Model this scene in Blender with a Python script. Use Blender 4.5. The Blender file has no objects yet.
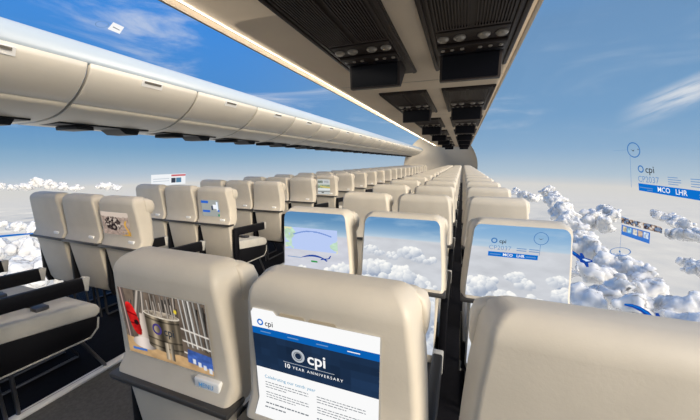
import bpy, bmesh, math, random
import numpy as np
from mathutils import Vector, Matrix

R = math.radians
scn = bpy.context.scene
col = scn.collection
EYE = 1.48

def lin(r, g, b, a=1.0):
    def f(c):
        c /= 255.0
        return c / 12.92 if c <= 0.04045 else ((c + 0.055) / 1.055) ** 2.4
    return (f(r), f(g), f(b), a)

# ------------------------------------------------------------------ camera
cd = bpy.data.cameras.new('camera')
cd.sensor_width = 36.0
cd.lens = 300.0 / 700.0 * 36.0
cd.clip_end = 6000
cam = bpy.data.objects.new('camera', cd)
col.objects.link(cam)
cam.location = (0, 0, EYE)
cam.rotation_euler = (R(90 - 9.277), 0, R(20.39))
scn.camera = cam

# ------------------------------------------------------------------ world: sky above, bright sea of haze and cloud below
wd = bpy.data.worlds.new('sky')
scn.world = wd
wd.use_nodes = True
nt = wd.node_tree
nt.nodes.clear()
N = nt.nodes.new
L = nt.links.new
tc = N('ShaderNodeTexCoord')
sep = N('ShaderNodeSeparateXYZ'); L(tc.outputs['Generated'], sep.inputs[0])

def M(op, a, b=None, c=None, clamp=False, tree=None):
    t = tree or nt
    n = t.nodes.new('ShaderNodeMath'); n.operation = op; n.use_clamp = clamp
    for i, v in enumerate((a, b, c)):
        if v is None: continue
        if isinstance(v, (int, float)): n.inputs[i].default_value = v
        else: t.links.new(v, n.inputs[i])
    return n.outputs[0]

def ramp(fac, stops, tree=None, interp='LINEAR'):
    t = tree or nt
    n = t.nodes.new('ShaderNodeValToRGB')
    n.color_ramp.interpolation = interp
    e = n.color_ramp.elements
    while len(e) < len(stops): e.new(0.5)
    for el, (p, c) in zip(e, stops):
        el.position = p
        el.color = c if len(c) == 4 else (*c, 1)
    t.links.new(fac, n.inputs[0])
    return n.outputs[0]

def smooth(x, lo, hi, tree=None):
    t = tree or nt
    n = t.nodes.new('ShaderNodeMapRange'); n.interpolation_type = 'SMOOTHSTEP'; n.clamp = True
    t.links.new(x, n.inputs[0])
    n.inputs[1].default_value = lo; n.inputs[2].default_value = hi
    return n.outputs[0]

def mixc(f, a, b, tree=None):
    t = tree or nt
    n = t.nodes.new('ShaderNodeMix'); n.data_type = 'RGBA'
    for i, v in ((0, f), (6, a), (7, b)):
        if isinstance(v, (int, float)): n.inputs[i].default_value = v
        elif isinstance(v, tuple): n.inputs[i].default_value = v
        else: t.links.new(v, n.inputs[i])
    return n.outputs[2]

def noise(vec, scale, detail=6, rough=0.55, tree=None, dist=0.0):
    t = tree or nt
    n = t.nodes.new('ShaderNodeTexNoise')
    n.inputs['Scale'].default_value = scale; n.inputs['Detail'].default_value = detail
    n.inputs['Roughness'].default_value = rough; n.inputs['Distortion'].default_value = dist
    if vec is not None: t.links.new(vec, n.inputs['Vector'])
    return n.outputs[0]

def comb(x, y, z, tree=None):
    t = tree or nt
    n = t.nodes.new('ShaderNodeCombineXYZ')
    for i, v in enumerate((x, y, z)):
        if isinstance(v, (int, float)): n.inputs[i].default_value = v
        else: t.links.new(v, n.inputs[i])
    return n.outputs[0]

el = M('MULTIPLY', M('ARCSINE', sep.outputs[2]), 57.2958)
# elevation -10..90 -> 0..1
f = M('DIVIDE', M('ADD', el, 10.0), 100.0)
P = lambda e: (e + 10) / 100.0
sky = ramp(f, [(P(-3.4), lin(206, 208, 209)), (P(-2.0), lin(178, 196, 210)), (P(2), lin(140, 174, 205)),
               (P(7), lin(118, 160, 200)), (P(20), lin(108, 148, 190)), (P(34), lin(82, 150, 220)),
               (P(90), lin(62, 132, 214))])
blue = smooth(M('ADD', M('MULTIPLY', sep.outputs[0], -1.0), M('MULTIPLY', el, 0.004)), 0.20, 0.75)
sky2 = ramp(f, [(P(-3.4), lin(204, 208, 212)), (P(-2.0), lin(176, 194, 210)), (P(0), lin(146, 178, 203)), (P(2), lin(120, 163, 199)), (P(5), lin(98, 149, 198)), (P(10), lin(82, 142, 205)), (P(20), lin(64, 139, 220)), (P(90), lin(56, 126, 214))])
sky = mixc(blue, sky, sky2)
# cirrus streaks
vmap = comb(M('MULTIPLY', sep.outputs[0], 1.0), M('MULTIPLY', sep.outputs[1], 1.0), M('MULTIPLY', sep.outputs[2], 5.0))
nz = noise(vmap, 2.6, 7, 0.6, dist=0.6)
wisp = M('MULTIPLY', smooth(nz, 0.50, 0.82), M('MULTIPLY', smooth(el, 0.0, 6.0), 0.75))
nz2 = noise(tc.outputs['Generated'], 5.0, 8, 0.62, dist=0.4)
wisp2 = M('MULTIPLY', M('MULTIPLY', smooth(nz2, 0.47, 0.80), smooth(el, 22.0, 36.0)), 0.6)
az = M('MULTIPLY', M('ARCTAN2', sep.outputs[0], sep.outputs[1]), 57.2958)
aligned = M('SUBTRACT', el, M('ADD', 6.2, M('MULTIPLY', M('SUBTRACT', az, 20.5), 0.42)))
sv_ = comb(M('MULTIPLY', az, 0.10), M('MULTIPLY', aligned, 0.55), 3.0)
sn = noise(sv_, 1.0, 7, 0.62, dist=0.5)
band = M('MULTIPLY', smooth(aligned, -3.2, -0.6), smooth(aligned, 1.9, 0.2))
band = M('MULTIPLY', band, M('MULTIPLY', smooth(az, 19.5, 27.0), smooth(az, 52.0, 36.0)))
wisp3 = M('MULTIPLY', M('MULTIPLY', band, smooth(sn, 0.30, 0.62)), 0.85)
quiet = M('SUBTRACT', 1.0, M('MULTIPLY', M('MULTIPLY', smooth(az, 5.0, 14.0), smooth(az, 60.0, 45.0)), 0.75))
wsum = M('ADD', M('MULTIPLY', M('ADD', wisp, wisp2), quiet), wisp3, clamp=True)
sky = mixc(wsum, sky, lin(225, 228, 232))
# sea of cloud far below
zz = M('MAXIMUM', M('MULTIPLY', sep.outputs[2], -1.0), 0.03)
px = M('DIVIDE', sep.outputs[0], zz); py = M('DIVIDE', sep.outputs[1], zz)
pv = comb(px, py, 0.0)
pv2 = comb(M('ADD', px, 0.16), M('ADD', py, -0.10), 0.0)
na = noise(pv, 0.55, 9, 0.58); nb = noise(pv2, 0.55, 9, 0.58)
relief = M('MULTIPLY', M('SUBTRACT', na, nb), 2.6)
leftm = smooth(sep.outputs[0], -0.35, -0.8)
depthm = smooth(el, -4.5, -9.0)
amount = M('MULTIPLY', depthm, M('ADD', 0.35, M('MULTIPLY', leftm, 0.65)))
shade = M('ADD', 0.5, M('MULTIPLY', M('ADD', relief, M('SUBTRACT', na, 0.5)), amount), clamp=True)
deck = ramp(shade, [(0.12, lin(154, 163, 180)), (0.40, lin(202, 204, 208)), (0.55, lin(219, 218, 217)), (0.80, lin(247, 246, 242))])
deck = mixc(smooth(el, -6.0, -3.6), deck, lin(214, 213, 210))
final = mixc(smooth(el, -3.75, -3.2), deck, sky)
bg = N('ShaderNodeBackground'); L(final, bg.inputs[0]); bg.inputs[1].default_value = 1.0
wo = N('ShaderNodeOutputWorld'); L(bg.outputs[0], wo.inputs[0])

# ------------------------------------------------------------------ sun (veiled, low, from the starboard rear)
sd = bpy.data.lights.new('sun', 'SUN')
sd.energy = 5.6
sd.angle = R(26)
sd.color = (1.0, 0.89, 0.73)
sun = bpy.data.objects.new('sun', sd)
col.objects.link(sun)
SUN_AZ, SUN_EL = 114, 22       # azimuth from +y towards +x
sv = Vector((math.sin(R(SUN_AZ)) * math.cos(R(SUN_EL)), math.cos(R(SUN_AZ)) * math.cos(R(SUN_EL)), math.sin(R(SUN_EL))))
sun.rotation_euler = sv.to_track_quat('Z', 'Y').to_euler()
sun.location = (20, -10, 15)

scn.view_settings.view_transform = 'Standard'
scn.view_settings.look = 'None'
scn.view_settings.exposure = 0.0
scn.view_settings.gamma = 1.0
scn.view_settings.use_curve_mapping = False
scn.cycles.max_bounces = 12
scn.cycles.transparent_max_bounces = 24
scn.cycles.use_denoising = True

# ------------------------------------------------------------------ materials
def mat(name, c, rough=0.5, metal=0.0, var=0.0, vscale=8.0, bump=0.0, bscale=200.0, spec=0.5):
    m = bpy.data.materials.new(name); m.use_nodes = True
    t = m.node_tree; b = t.nodes['Principled BSDF']
    b.inputs['Roughness'].default_value = rough; b.inputs['Metallic'].default_value = metal
    b.inputs['Specular IOR Level'].default_value = spec
    b.inputs['Base Color'].default_value = c
    if var or bump:
        co = t.nodes.new('ShaderNodeTexCoord')
    if var:
        n = noise(co.outputs['Object'], vscale, 5, 0.6, tree=t)
        d = tuple(max(0, x * (1 - var)) for x in c[:3]) + (1,); e = tuple(min(1, x * (1 + var)) for x in c[:3]) + (1,)
        t.links.new(ramp(n, [(0.3, d), (0.7, e)], tree=t), b.inputs['Base Color'])
    if bump:
        n = noise(co.outputs['Object'], bscale, 3, 0.6, tree=t)
        bn = t.nodes.new('ShaderNodeBump'); bn.inputs['Strength'].default_value = bump; bn.inputs['Distance'].default_value = 0.002
        t.links.new(n, bn.inputs['Height']); t.links.new(bn.outputs[0], b.inputs['Normal'])
    return m

def emit(name, c, s=1.0):
    m = bpy.data.materials.new(name); m.use_nodes = True
    t = m.node_tree; t.nodes.clear()
    e = t.nodes.new('ShaderNodeEmission'); e.inputs[0].default_value = c; e.inputs[1].default_value = s
    o = t.nodes.new('ShaderNodeOutputMaterial'); t.links.new(e.outputs[0], o.inputs[0])
    return m

def screen_mat():
    m = bpy.data.materials.new('display_picture'); m.use_nodes = True
    t = m.node_tree; t.nodes.clear()
    a = t.nodes.new('ShaderNodeAttribute'); a.attribute_name = 'picture'
    e = t.nodes.new('ShaderNodeEmission'); t.links.new(a.outputs[0], e.inputs[0])
    o = t.nodes.new('ShaderNodeOutputMaterial'); t.links.new(e.outputs[0], o.inputs[0])
    return m

def glass_mat():
    m = bpy.data.materials.new('clear_wall_glass'); m.use_nodes = True
    t = m.node_tree; t.nodes.clear()
    tr = t.nodes.new('ShaderNodeBsdfTransparent'); g = t.nodes.new('ShaderNodeBsdfGlossy')
    tr.inputs[0].default_value = (1, 1, 1, 1)
    g.inputs['Roughness'].default_value = 0.05
    mx = t.nodes.new('ShaderNodeMixShader'); mx.inputs[0].default_value = 0.012
    t.links.new(tr.outputs[0], mx.inputs[1]); t.links.new(g.outputs[0], mx.inputs[2])
    o = t.nodes.new('ShaderNodeOutputMaterial'); t.links.new(mx.outputs[0], o.inputs[0])
    return m

CREAM = mat('cream_leather', (0.595, 0.54, 0.45, 1), 0.5, var=0.05, vscale=6, bump=0.15, bscale=120)
CUSH = mat('cushion_fabric', (0.56, 0.54, 0.49, 1), 0.7, var=0.06, vscale=10, bump=0.2, bscale=150)
DARK = mat('black_plastic', (0.006, 0.006, 0.008, 1), 0.45, spec=0.22)
BAR = mat('charcoal_bar', (0.045, 0.043, 0.042, 1), 0.35)
CAP = mat('grey_plastic', (0.42, 0.41, 0.38, 1), 0.5)
PILL = mat('pale_button', (0.86, 0.86, 0.85, 1), 0.4)
CHROME = mat('brushed_metal', (0.62, 0.62, 0.63, 1), 0.28, metal=1.0)
LEGM = mat('dark_steel', (0.12, 0.12, 0.13, 1), 0.35, metal=0.8)
BIN = mat('bin_cream', (0.72, 0.68, 0.60, 1), 0.38, var=0.02, vscale=3)
BINLOW = mat('bin_trim_grey', (0.62, 0.585, 0.51, 1), 0.45)
SEAMM = mat('bin_seam', (0.55, 0.515, 0.45, 1), 0.6)
GROOVE = mat('seam_grey', (0.16, 0.15, 0.13, 1), 0.6)
CEIL = mat('ceiling_cream', (0.60, 0.49, 0.36, 1), 0.55, var=0.03, vscale=2)
EDGE = mat('edge_brown', (0.07, 0.06, 0.05, 1), 0.5)
UNIT = mat('unit_brown_black', (0.018, 0.012, 0.010, 1), 0.5, spec=0.25)
UNIT2 = mat('unit_inner', (0.026, 0.018, 0.015, 1), 0.55, spec=0.25)
SCRN = mat('dark_display', (0.002, 0.002, 0.004, 1), 0.3, spec=0.12)
LAMP = mat('frosted_lens', (0.27, 0.24, 0.20, 1), 0.3, metal=0.3)
CARPET = mat('aisle_carpet', (0.075, 0.073, 0.070, 1), 0.9, var=0.25, vscale=60, bump=0.5, bscale=300)
FLOORM = mat('dark_floor', (0.008, 0.008, 0.011, 1), 0.8, var=0.2, vscale=20, spec=0.15)
BULK = mat('bulkhead_grey', (0.70, 0.63, 0.52, 1), 0.45)
BELT = mat('belt_black', (0.012, 0.012, 0.013, 1), 0.6)
STRIP = mat('polished_strip', (0.88, 0.87, 0.84, 1), 0.25, metal=0.15)
GLASS = glass_mat()
PIC = screen_mat()
E_WHITE = emit('ink_white', lin(250, 250, 250))
E_NAVY = emit('ink_navy', lin(24, 42, 66))
E_NAV = emit('ink_nav_blue', lin(10, 96, 178))
E_BLUE = emit('ink_bright_blue', lin(12, 112, 204))
E_GREY = emit('ink_grey', lin(122, 128, 134))
E_LGREY = emit('ink_light_grey', lin(185, 192, 200))
E_DGREY = emit('ink_dark_grey', lin(52, 56, 62))
E_TEAL = emit('ink_teal', lin(60, 150, 190))
E_RING = emit('ink_ring_blue', lin(64, 122, 186))
E_PALE = emit('ink_pale_blue', lin(112, 150, 198))
E_GREEN = emit('ink_green', lin(40, 150, 70))
E_DBLUE = emit('ink_deep_blue', lin(26, 70, 160))
E_PURPLE = emit('ink_purple', lin(70, 60, 120))
E_ICE = emit('ink_ice', lin(205, 225, 245))
E_MENU = emit('ink_menu_blue', lin(84, 132, 174))
E_TAB = emit('ink_tab_tan', lin(160, 145, 122))

# ------------------------------------------------------------------ helpers
def link(o, parent=None):
    col.objects.link(o)
    if parent: o.parent = parent
    return o

def obj(name, verts, faces, m, parent=None, smooth_angle=40, loc=None):
    me = bpy.data.meshes.new(name)
    me.from_pydata([tuple(v) for v in verts], [], faces)
    me.update()
    if m: me.materials.append(m)
    if smooth_angle:
        me.polygons.foreach_set('use_smooth', [True] * len(me.polygons))
        me.set_sharp_from_angle(angle=R(smooth_angle))
    o = bpy.data.objects.new(name, me)
    if loc: o.location = loc
    return link(o, parent)

def bobj(name, bm, m, parent=None, smooth_angle=40, loc=None):
    bmesh.ops.recalc_face_normals(bm, faces=bm.faces)
    me = bpy.data.meshes.new(name)
    bm.to_mesh(me); bm.free()
    if m: me.materials.append(m)
    if smooth_angle:
        me.polygons.foreach_set('use_smooth', [True] * len(me.polygons))
        me.set_sharp_from_angle(angle=R(smooth_angle))
    o = bpy.data.objects.new(name, me)
    if loc: o.location = loc
    return link(o, parent)

def tag(o, label=None, cat=None, group=None, kind=None):
    if label: o['label'] = label
    if cat: o['category'] = cat
    if group: o['group'] = group
    if kind: o['kind'] = kind
    return o

def empty(name, loc=(0, 0, 0)):
    o = bpy.data.objects.new(name, None)
    o.empty_display_size = 0.1
    o.location = loc
    return link(o)

def add_box(bm, x0, x1, y0, y1, z0, z1, bev=0.0, seg=2):
    r = bmesh.ops.create_cube(bm, size=1.0, matrix=Matrix.Translation(((x0 + x1) / 2, (y0 + y1) / 2, (z0 + z1) / 2)) @ Matrix.Diagonal((x1 - x0, y1 - y0, z1 - z0, 1)))
    if bev:
        es = list({e for v in r['verts'] for e in v.link_edges})
        bmesh.ops.bevel(bm, geom=es, offset=bev, segments=seg, profile=0.5, affect='EDGES')

def add_prism(bm, prof, x0, x1, bev=0.0, seg=2):
    """prof: list of (y,z), extruded along x"""
    a = [bm.verts.new((x0, y, z)) for y, z in prof]
    b = [bm.verts.new((x1, y, z)) for y, z in prof]
    n = len(prof)
    fs = [bm.faces.new(a), bm.faces.new(b[::-1])]
    for i in range(n):
        fs.append(bm.faces.new((a[i], b[i], b[(i + 1) % n], a[(i + 1) % n])))
    bmesh.ops.recalc_face_normals(bm, faces=fs)
    if bev:
        es = list({e for f_ in fs[:2] for e in f_.edges})
        bmesh.ops.bevel(bm, geom=es, offset=bev, segments=seg, profile=0.5, affect='EDGES')

def add_tube(bm, pts, r, n=8):
    rings = []
    P_ = [Vector(p) for p in pts]
    for i, p in enumerate(P_):
        d = (P_[min(i + 1, len(P_) - 1)] - P_[max(i - 1, 0)]).normalized()
        u = d.cross(Vector((1, 0, 0.013)))
        if u.length < 1e-3: u = d.cross(Vector((0, 1, 0)))
        u.normalize(); v = d.cross(u)
        rings.append([bm.verts.new(p + r * (math.cos(2 * math.pi * k / n) * u + math.sin(2 * math.pi * k / n) * v)) for k in range(n)])
    for a, b in zip(rings, rings[1:]):
        for k in range(n):
            bm.faces.new((a[k], a[(k + 1) % n], b[(k + 1) % n], b[k]))
    bm.faces.new(rings[0][::-1]); bm.faces.new(rings[-1])

def add_disc(bm, c, r, h, axis='z', n=20, dome=0.0):
    """short cylinder hanging down by h from c (axis z) with slightly domed end"""
    top = [bm.verts.new((c[0] + r * math.cos(t), c[1] + r * math.sin(t), c[2])) for t in [2 * math.pi * k / n for k in range(n)]]
    bot = [bm.verts.new((v.co.x, v.co.y, c[2] - h)) for v in top]
    inn = [bm.verts.new((c[0] + 0.6 * (v.co.x - c[0]), c[1] + 0.6 * (v.co.y - c[1]), c[2] - h - dome)) for v in top]
    for k in range(n):
        j = (k + 1) % n
        bm.faces.new((top[k], top[j], bot[j], bot[k])); bm.faces.new((bot[k], bot[j], inn[j], inn[k]))
    bm.faces.new(inn); bm.faces.new(top[::-1])

def add_quad_slab(bm, q, t):
    a = [Vector(p) for p in q]
    n = (a[1] - a[0]).cross(a[3] - a[0]).normalized()
    if n.x < 0: n = -n
    top = [bm.verts.new(p + n * t * 0.5) for p in a]; bot = [bm.verts.new(p - n * t * 0.5) for p in a]
    bm.faces.new(top); bm.faces.new(bot[::-1])
    for i in range(4): bm.faces.new((top[i], bot[i], bot[(i + 1) % 4], top[(i + 1) % 4]))

_font_cache = {}
def text2d(s, size, bold=0.0, align='LEFT', space=1.0):
    key = (s, size, bold, align, space)
    if key in _font_cache: return _font_cache[key]
    cu = bpy.data.curves.new('lettering', 'FONT')
    cu.body = s; cu.size = size; cu.align_x = align; cu.align_y = 'CENTER'
    cu.offset = bold; cu.resolution_u = 3; cu.space_character = space
    o = bpy.data.objects.new('lettering_source', cu)
    col.objects.link(o)
    dg = bpy.context.evaluated_depsgraph_get()
    me = bpy.data.meshes.new_from_object(o.evaluated_get(dg))
    vs = [(v.co.x, v.co.y) for v in me.vertices]; fs = [tuple(p.vertices) for p in me.polygons]
    bpy.data.objects.remove(o); bpy.data.curves.remove(cu); bpy.data.meshes.remove(me)
    _font_cache[key] = (vs, fs)
    return vs, fs

def ring2d(cx, cy, r0, r1, n=28, ky=1.0):
    vs, fs = [], []
    for k in range(n):
        t = 2 * math.pi * k / n
        vs += [(cx + r0 * math.cos(t), cy + ky * r0 * math.sin(t)), (cx + r1 * math.cos(t), cy + ky * r1 * math.sin(t))]
    for k in range(n):
        j = (k + 1) % n
        fs.append((2 * k, 2 * k + 1, 2 * j + 1, 2 * j))
    return vs, fs

def rect2d(x0, y0, x1, y1, nx=1):
    vs, fs = [], []
    for i in range(nx + 1):
        x = x0 + (x1 - x0) * i / nx
        vs += [(x, y0), (x, y1)]
    for i in range(nx): fs.append((2 * i, 2 * i + 2, 2 * i + 3, 2 * i + 1))
    return vs, fs

def poly2d(pts): return list(pts), [tuple(range(len(pts)))]

def strip2d(a, b):
    vs = list(a) + list(b); n = len(a)
    return vs, [(i, i + 1, n + i + 1, n + i) for i in range(n - 1)]

def join2d(*ss):
    vs, fs = [], []
    for v, f_ in ss:
        k = len(vs); vs += list(v); fs += [tuple(i + k for i in q) for q in f_]
    return vs, fs

def shift2d(s, dx, dy, sx=1.0, sy=None):
    sy = sx if sy is None else sy
    return [(x * sx + dx, y * sy + dy) for x, y in s[0]], s[1]

def flat(name, shape, fn, m, parent):
    """map a flat 2-D shape on to a surface: fn(u, v) -> xyz"""
    return obj(name, [fn(u, v) for u, v in shape[0]], shape[1], m, parent, smooth_angle=0)

def picture(name, img, fn, parent):
    """img: (H, W, 3) sRGB 0..1, row 0 at the top; fn(u, v) with u right 0..1, v down 0..1 -> xyz"""
    H, W, _ = img.shape
    me = bpy.data.meshes.new(name)
    vs = [fn(i / (W - 1), j / (H - 1)) for j in range(H) for i in range(W)]
    fs = [(j * W + i, (j + 1) * W + i, (j + 1) * W + i + 1, j * W + i + 1) for j in range(H - 1) for i in range(W - 1)]
    me.from_pydata(vs, [], fs)
    a = me.color_attributes.new('picture', 'FLOAT_COLOR', 'POINT')
    c = np.clip(img, 0, 1)
    l = np.where(c <= 0.04045, c / 12.92, ((c + 0.055) / 1.055) ** 2.4)
    rgba = np.ones((H * W, 4), np.float32); rgba[:, :3] = l.reshape(-1, 3)
    a.data.foreach_set('color', rgba.ravel())
    me.materials.append(PIC)
    return link(bpy.data.objects.new(name, me), parent)

# ------------------------------------------------------------------ numpy noise
def _hash(ix, iy, iz, seed):
    h = (ix * 374761393 + iy * 668265263 + iz * 2147483647 + seed * 1274126177) & 0xffffffff
    h = ((h ^ (h >> 13)) * 1274126177) & 0xffffffff
    h = h ^ (h >> 16)
    return h
def billow(p, seed=0):
    """1 - distance to the nearest feature point (cauliflower bumps); p (n,3)"""
    ip = np.floor(p).astype(np.int64); best = np.full(len(p), 9.0)
    for dx in (-1, 0, 1):
        for dy in (-1, 0, 1):
            for dz in (-1, 0, 1):
                c = ip + np.array([dx, dy, dz])
                h1 = _hash(c[:, 0], c[:, 1], c[:, 2], seed); h2 = _hash(c[:, 0], c[:, 1], c[:, 2], seed + 7); h3 = _hash(c[:, 0], c[:, 1], c[:, 2], seed + 13)
                q = c + np.stack([h1, h2, h3], 1) / 4294967296.0
                best = np.minimum(best, ((p - q) ** 2).sum(1))
    return 1.0 - np.sqrt(best)
def vnoise3(p, seed=0):
    ip = np.floor(p).astype(np.int64); f_ = p - ip; f_ = f_ * f_ * (3 - 2 * f_)
    out = 0
    for dx in (0, 1):
        for dy in (0, 1):
            for dz in (0, 1):
                w = (f_[:, 0] if dx else 1 - f_[:, 0]) * (f_[:, 1] if dy else 1 - f_[:, 1]) * (f_[:, 2] if dz else 1 - f_[:, 2])
                out = out + w * _hash(ip[:, 0] + dx, ip[:, 1] + dy, ip[:, 2] + dz, seed) / 4294967296.0
    return out
def vnoise2(x, y, seed=0):
    ix, iy = np.floor(x).astype(np.int64), np.floor(y).astype(np.int64)
    fx, fy = x - ix, y - iy
    fx = fx * fx * (3 - 2 * fx); fy = fy * fy * (3 - 2 * fy)
    g = lambda a, b: _hash(a, b, a * 0, seed) / 4294967296.0
    return (g(ix, iy) * (1 - fx) + g(ix + 1, iy) * fx) * (1 - fy) + (g(ix, iy + 1) * (1 - fx) + g(ix + 1, iy + 1) * fx) * fy
def fbm2(x, y, seed=0, o=5):
    s, a = 0, 0.5
    for k in range(o):
        s = s + a * vnoise2(x * 2 ** k, y * 2 ** k, seed + k); a *= 0.5
    return s / (1 - 0.5 ** o)

# ------------------------------------------------------------------ setting
def struct(o): o['kind'] = 'structure'; return o
Y0, Y1 = -3.0, 21.6
CX, CZ, CR = -1.5, 0.88, 2.45          # fuselage circle

def arc_pt(a, r=CR): return (CX + r * math.cos(a), CZ + r * math.sin(a))

def loft_y(name, prof, m, thick, y0=Y0, y1=Y1, n=1, smooth_angle=40):
    """profile (x,z) swept along y, thickness added with a solidify modifier"""
    vs, fs = [], []
    for k in range(n + 1):
        y = y0 + (y1 - y0) * k / n
        vs += [(x, y, z) for x, z in prof]
    q = len(prof)
    for k in range(n):
        for i in range(q - 1):
            fs.append((k * q + i, k * q + i + 1, (k + 1) * q + i + 1, (k + 1) * q + i))
    o = obj(name, vs, fs, m, None, smooth_angle)
    if thick:
        md = o.modifiers.new('thickness', 'SOLIDIFY'); md.thickness = thick; md.offset = 0
    return struct(o)

bm = bmesh.new(); add_box(bm, -4.1, 1.1, Y0, Y1 + 1.5, -0.12, 0.0)
bobj('floor', bm, FLOORM, smooth_angle=0); struct(bpy.data.objects['floor'])
bm = bmesh.new(); add_box(bm, -2.30, -1.0, Y0, Y1, 0.0, 0.008)
o = bobj('trim_3', bm, CARPET, smooth_angle=0); struct(o); o['label'] = 'dark grey carpet runner along the aisle floor'
bm = bmesh.new(); add_box(bm, -2.37, -2.305, Y0, Y1, 0.0, 0.022, 0.006)
o = bobj('trim_1', bm, STRIP); struct(o); o['label'] = 'bright metal strip along the aisle carpet edge'

aR0, aR1 = math.asin((0.0 - CZ) / CR), math.asin((2.40 - CZ) / CR)
loft_y('wall_right', [arc_pt(aR0 + (aR1 - aR0) * k / 24) for k in range(25)], GLASS, 0, y0=-0.08)
loft_y('wall_sun_block', [arc_pt(aR0 + (aR1 - aR0) * k / 24) for k in range(25)], BULK, 0.03, y0=Y0, y1=-0.08)  # unseen opaque wall, added to keep the sun off the front seats
aL0, aL1 = math.pi - aR0, math.pi - math.asin((1.80 - CZ) / CR)
loft_y('wall_left', [arc_pt(aL0 + (aL1 - aL0) * k / 20) for k in range(21)], GLASS, 0)
sk = []
for k in range(13):
    t = k / 12; x = -1.80 + (-3.12 + 1.80) * t
    sk.append((x, 2.53 + 0.09 * math.sin(math.pi * t) - 0.12 * t))
loft_y('window_1', sk, GLASS, 0)

cp = [(0.375, 2.43), (0.30, 2.43), (-1.10, 2.43)]
cp.append((-1.50, 2.432))
for k in range(1, 9):
    t = k / 8; cp.append((-1.50 - 0.28 * t, 2.432 + 0.085 * t * t))
loft_y('ceiling', cp, CEIL, 0.03, smooth_angle=60)
bm = bmesh.new()
add_prism(bm, [(0, 0), (1, 0), (1, 1), (0, 1)], 0, 1); bm.free()
bm = bmesh.new(); add_box(bm, 0.362, 0.392, Y0, Y1, 2.405, 2.46, 0.006)
struct(bobj('trim_2', bm, CEIL))
bm = bmesh.new(); add_box(bm, -1.800, -1.774, Y0, Y1, 2.445, 2.54, 0.006)
struct(bobj('trim_4', bm, EDGE))
SEAM0, PER = 3.81, 2.755
for k in range(-1, 7):
    y = SEAM0 + PER * k
    bm = bmesh.new()
    a = [(x, z - 0.017) for x, z in cp]
    va = [bm.verts.new((x, y - 0.006, z)) for x, z in a]; vb = [bm.verts.new((x, y + 0.006, z)) for x, z in a]
    for i in range(len(a) - 1): bm.faces.new((va[i], vb[i], vb[i + 1], va[i + 1]))
    struct(bobj('trim_%d' % (k + 7), bm, GROOVE))

# aft bulkhead: shallow dome closing the cabin
vs, fs = [], []
NA, NR = 48, 14
for j in range(NR + 1):
    t = math.pi / 2 * j / NR
    r = 2.42 * math.cos(t); y = Y1 - 0.15 + 1.3 * math.sin(t)
    for k in range(NA):
        a = 2 * math.pi * k / NA
        vs.append((CX + r * math.cos(a), y, max(0.0, 1.02 + r * math.sin(a))))
for j in range(NR):
    for k in range(NA):
        fs.append((j * NA + k, j * NA + (k + 1) % NA, (j + 1) * NA + (k + 1) % NA, (j + 1) * NA + k))
struct(obj('wall_back', vs, fs, BULK, None, 60))

# ------------------------------------------------------------------ overhead bins
ORD = ['first', 'second', 'third', 'fourth', 'fifth', 'sixth', 'seventh', 'eighth', 'ninth', 'tenth', 'eleventh', 'twelfth', 'thirteenth',
       'fourteenth', 'fifteenth', 'sixteenth', 'seventeenth', 'eighteenth', 'nineteenth', 'twentieth', 'twenty-first', 'twenty-second', 'twenty-third', 'twenty-fourth']
door_prof = [(-2.925, 1.94), (-2.86, 1.972), (-2.79, 2.018), (-2.73, 2.068), (-2.685, 2.115), (-2.655, 2.16), (-2.642, 2.198)]
low_prof = [(-3.74, 1.812), (-3.45, 1.82), (-3.30, 1.83), (-3.18, 1.847), (-3.08, 1.872), (-3.0, 1.902), (-2.93, 1.936)]
def sweep(name, prof, y0, y1, m, parent, thick=0.02, bev=0.0):
    bm = bmesh.new()
    cols = []
    # shallow edge radius at both ends
    for y, ins in ((y0, 0.006), (y0 + 0.007, 0.0), (y1 - 0.007, 0.0), (y1, 0.006)):
        cols.append([bm.verts.new((x - ins, y, z - ins * 0.2)) for x, z in prof])
    for a, b in zip(cols, cols[1:]):
        for i in range(len(prof) - 1): bm.faces.new((a[i], b[i], b[i + 1], a[i + 1]))
    o = bobj(name, bm, m, parent, 50)
    md = o.modifiers.new('thickness', 'SOLIDIFY'); md.thickness = thick; md.offset = -1
    return o
BP = 0.985
bin0 = empty('overhead_bin', (0, 0, 0))
sweep('door', door_prof, 0.014, BP - 0.014, BIN, bin0, 0.012)
sweep('lower_panel', low_prof, 0.014, BP - 0.014, BINLOW, bin0, 0.012)
sweep('body', [(x - 0.012, z + 0.010) for x, z in low_prof[1:]] + [(x - 0.012, z + 0.008) for x, z in door_prof[1:]], 0.008, BP - 0.008, SEAMM, bin0, 0.01)
bm = bmesh.new()
add_prism(bm, [(0.40, 0), (0.59, 0), (0.59, 1), (0.40, 1)], 0, 1); bm.free(); bm = bmesh.new()
for v_, q_ in (((0.40, 0.59), 0.0),):
    add_quad_slab(bm, [(-2.666, 0.40, 2.128), (-2.666, 0.59, 2.128), (-2.636, 0.59, 2.176), (-2.636, 0.40, 2.176)], 0.016)
h = bobj('latch', bm, PILL, bin0)
bm = bmesh.new(); add_quad_slab(bm, [(-2.640, 0.42, 2.150), (-2.640, 0.57, 2.150), (-2.630, 0.57, 2.166), (-2.630, 0.42, 2.166)], 0.006)
bobj('handle', bm, GROOVE, h)
bm = bmesh.new()
add_box(bm, -3.70, -3.30, 0.10, 0.90, 1.803, 1.824, 0.006)
add_prism(bm, [(0.60, 1.805), (0.66, 1.755), (0.78, 1.755), (0.81, 1.805)], -3.62, -3.32)
add_box(bm, -3.62, -3.30, 0.22, 0.36, 1.765, 1.80, 0.005)
bobj('service_panel', bm, DARK, bin0)
RAIL = mat('rail_white', (0.37, 0.43, 0.49, 1), 0.4)
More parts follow.
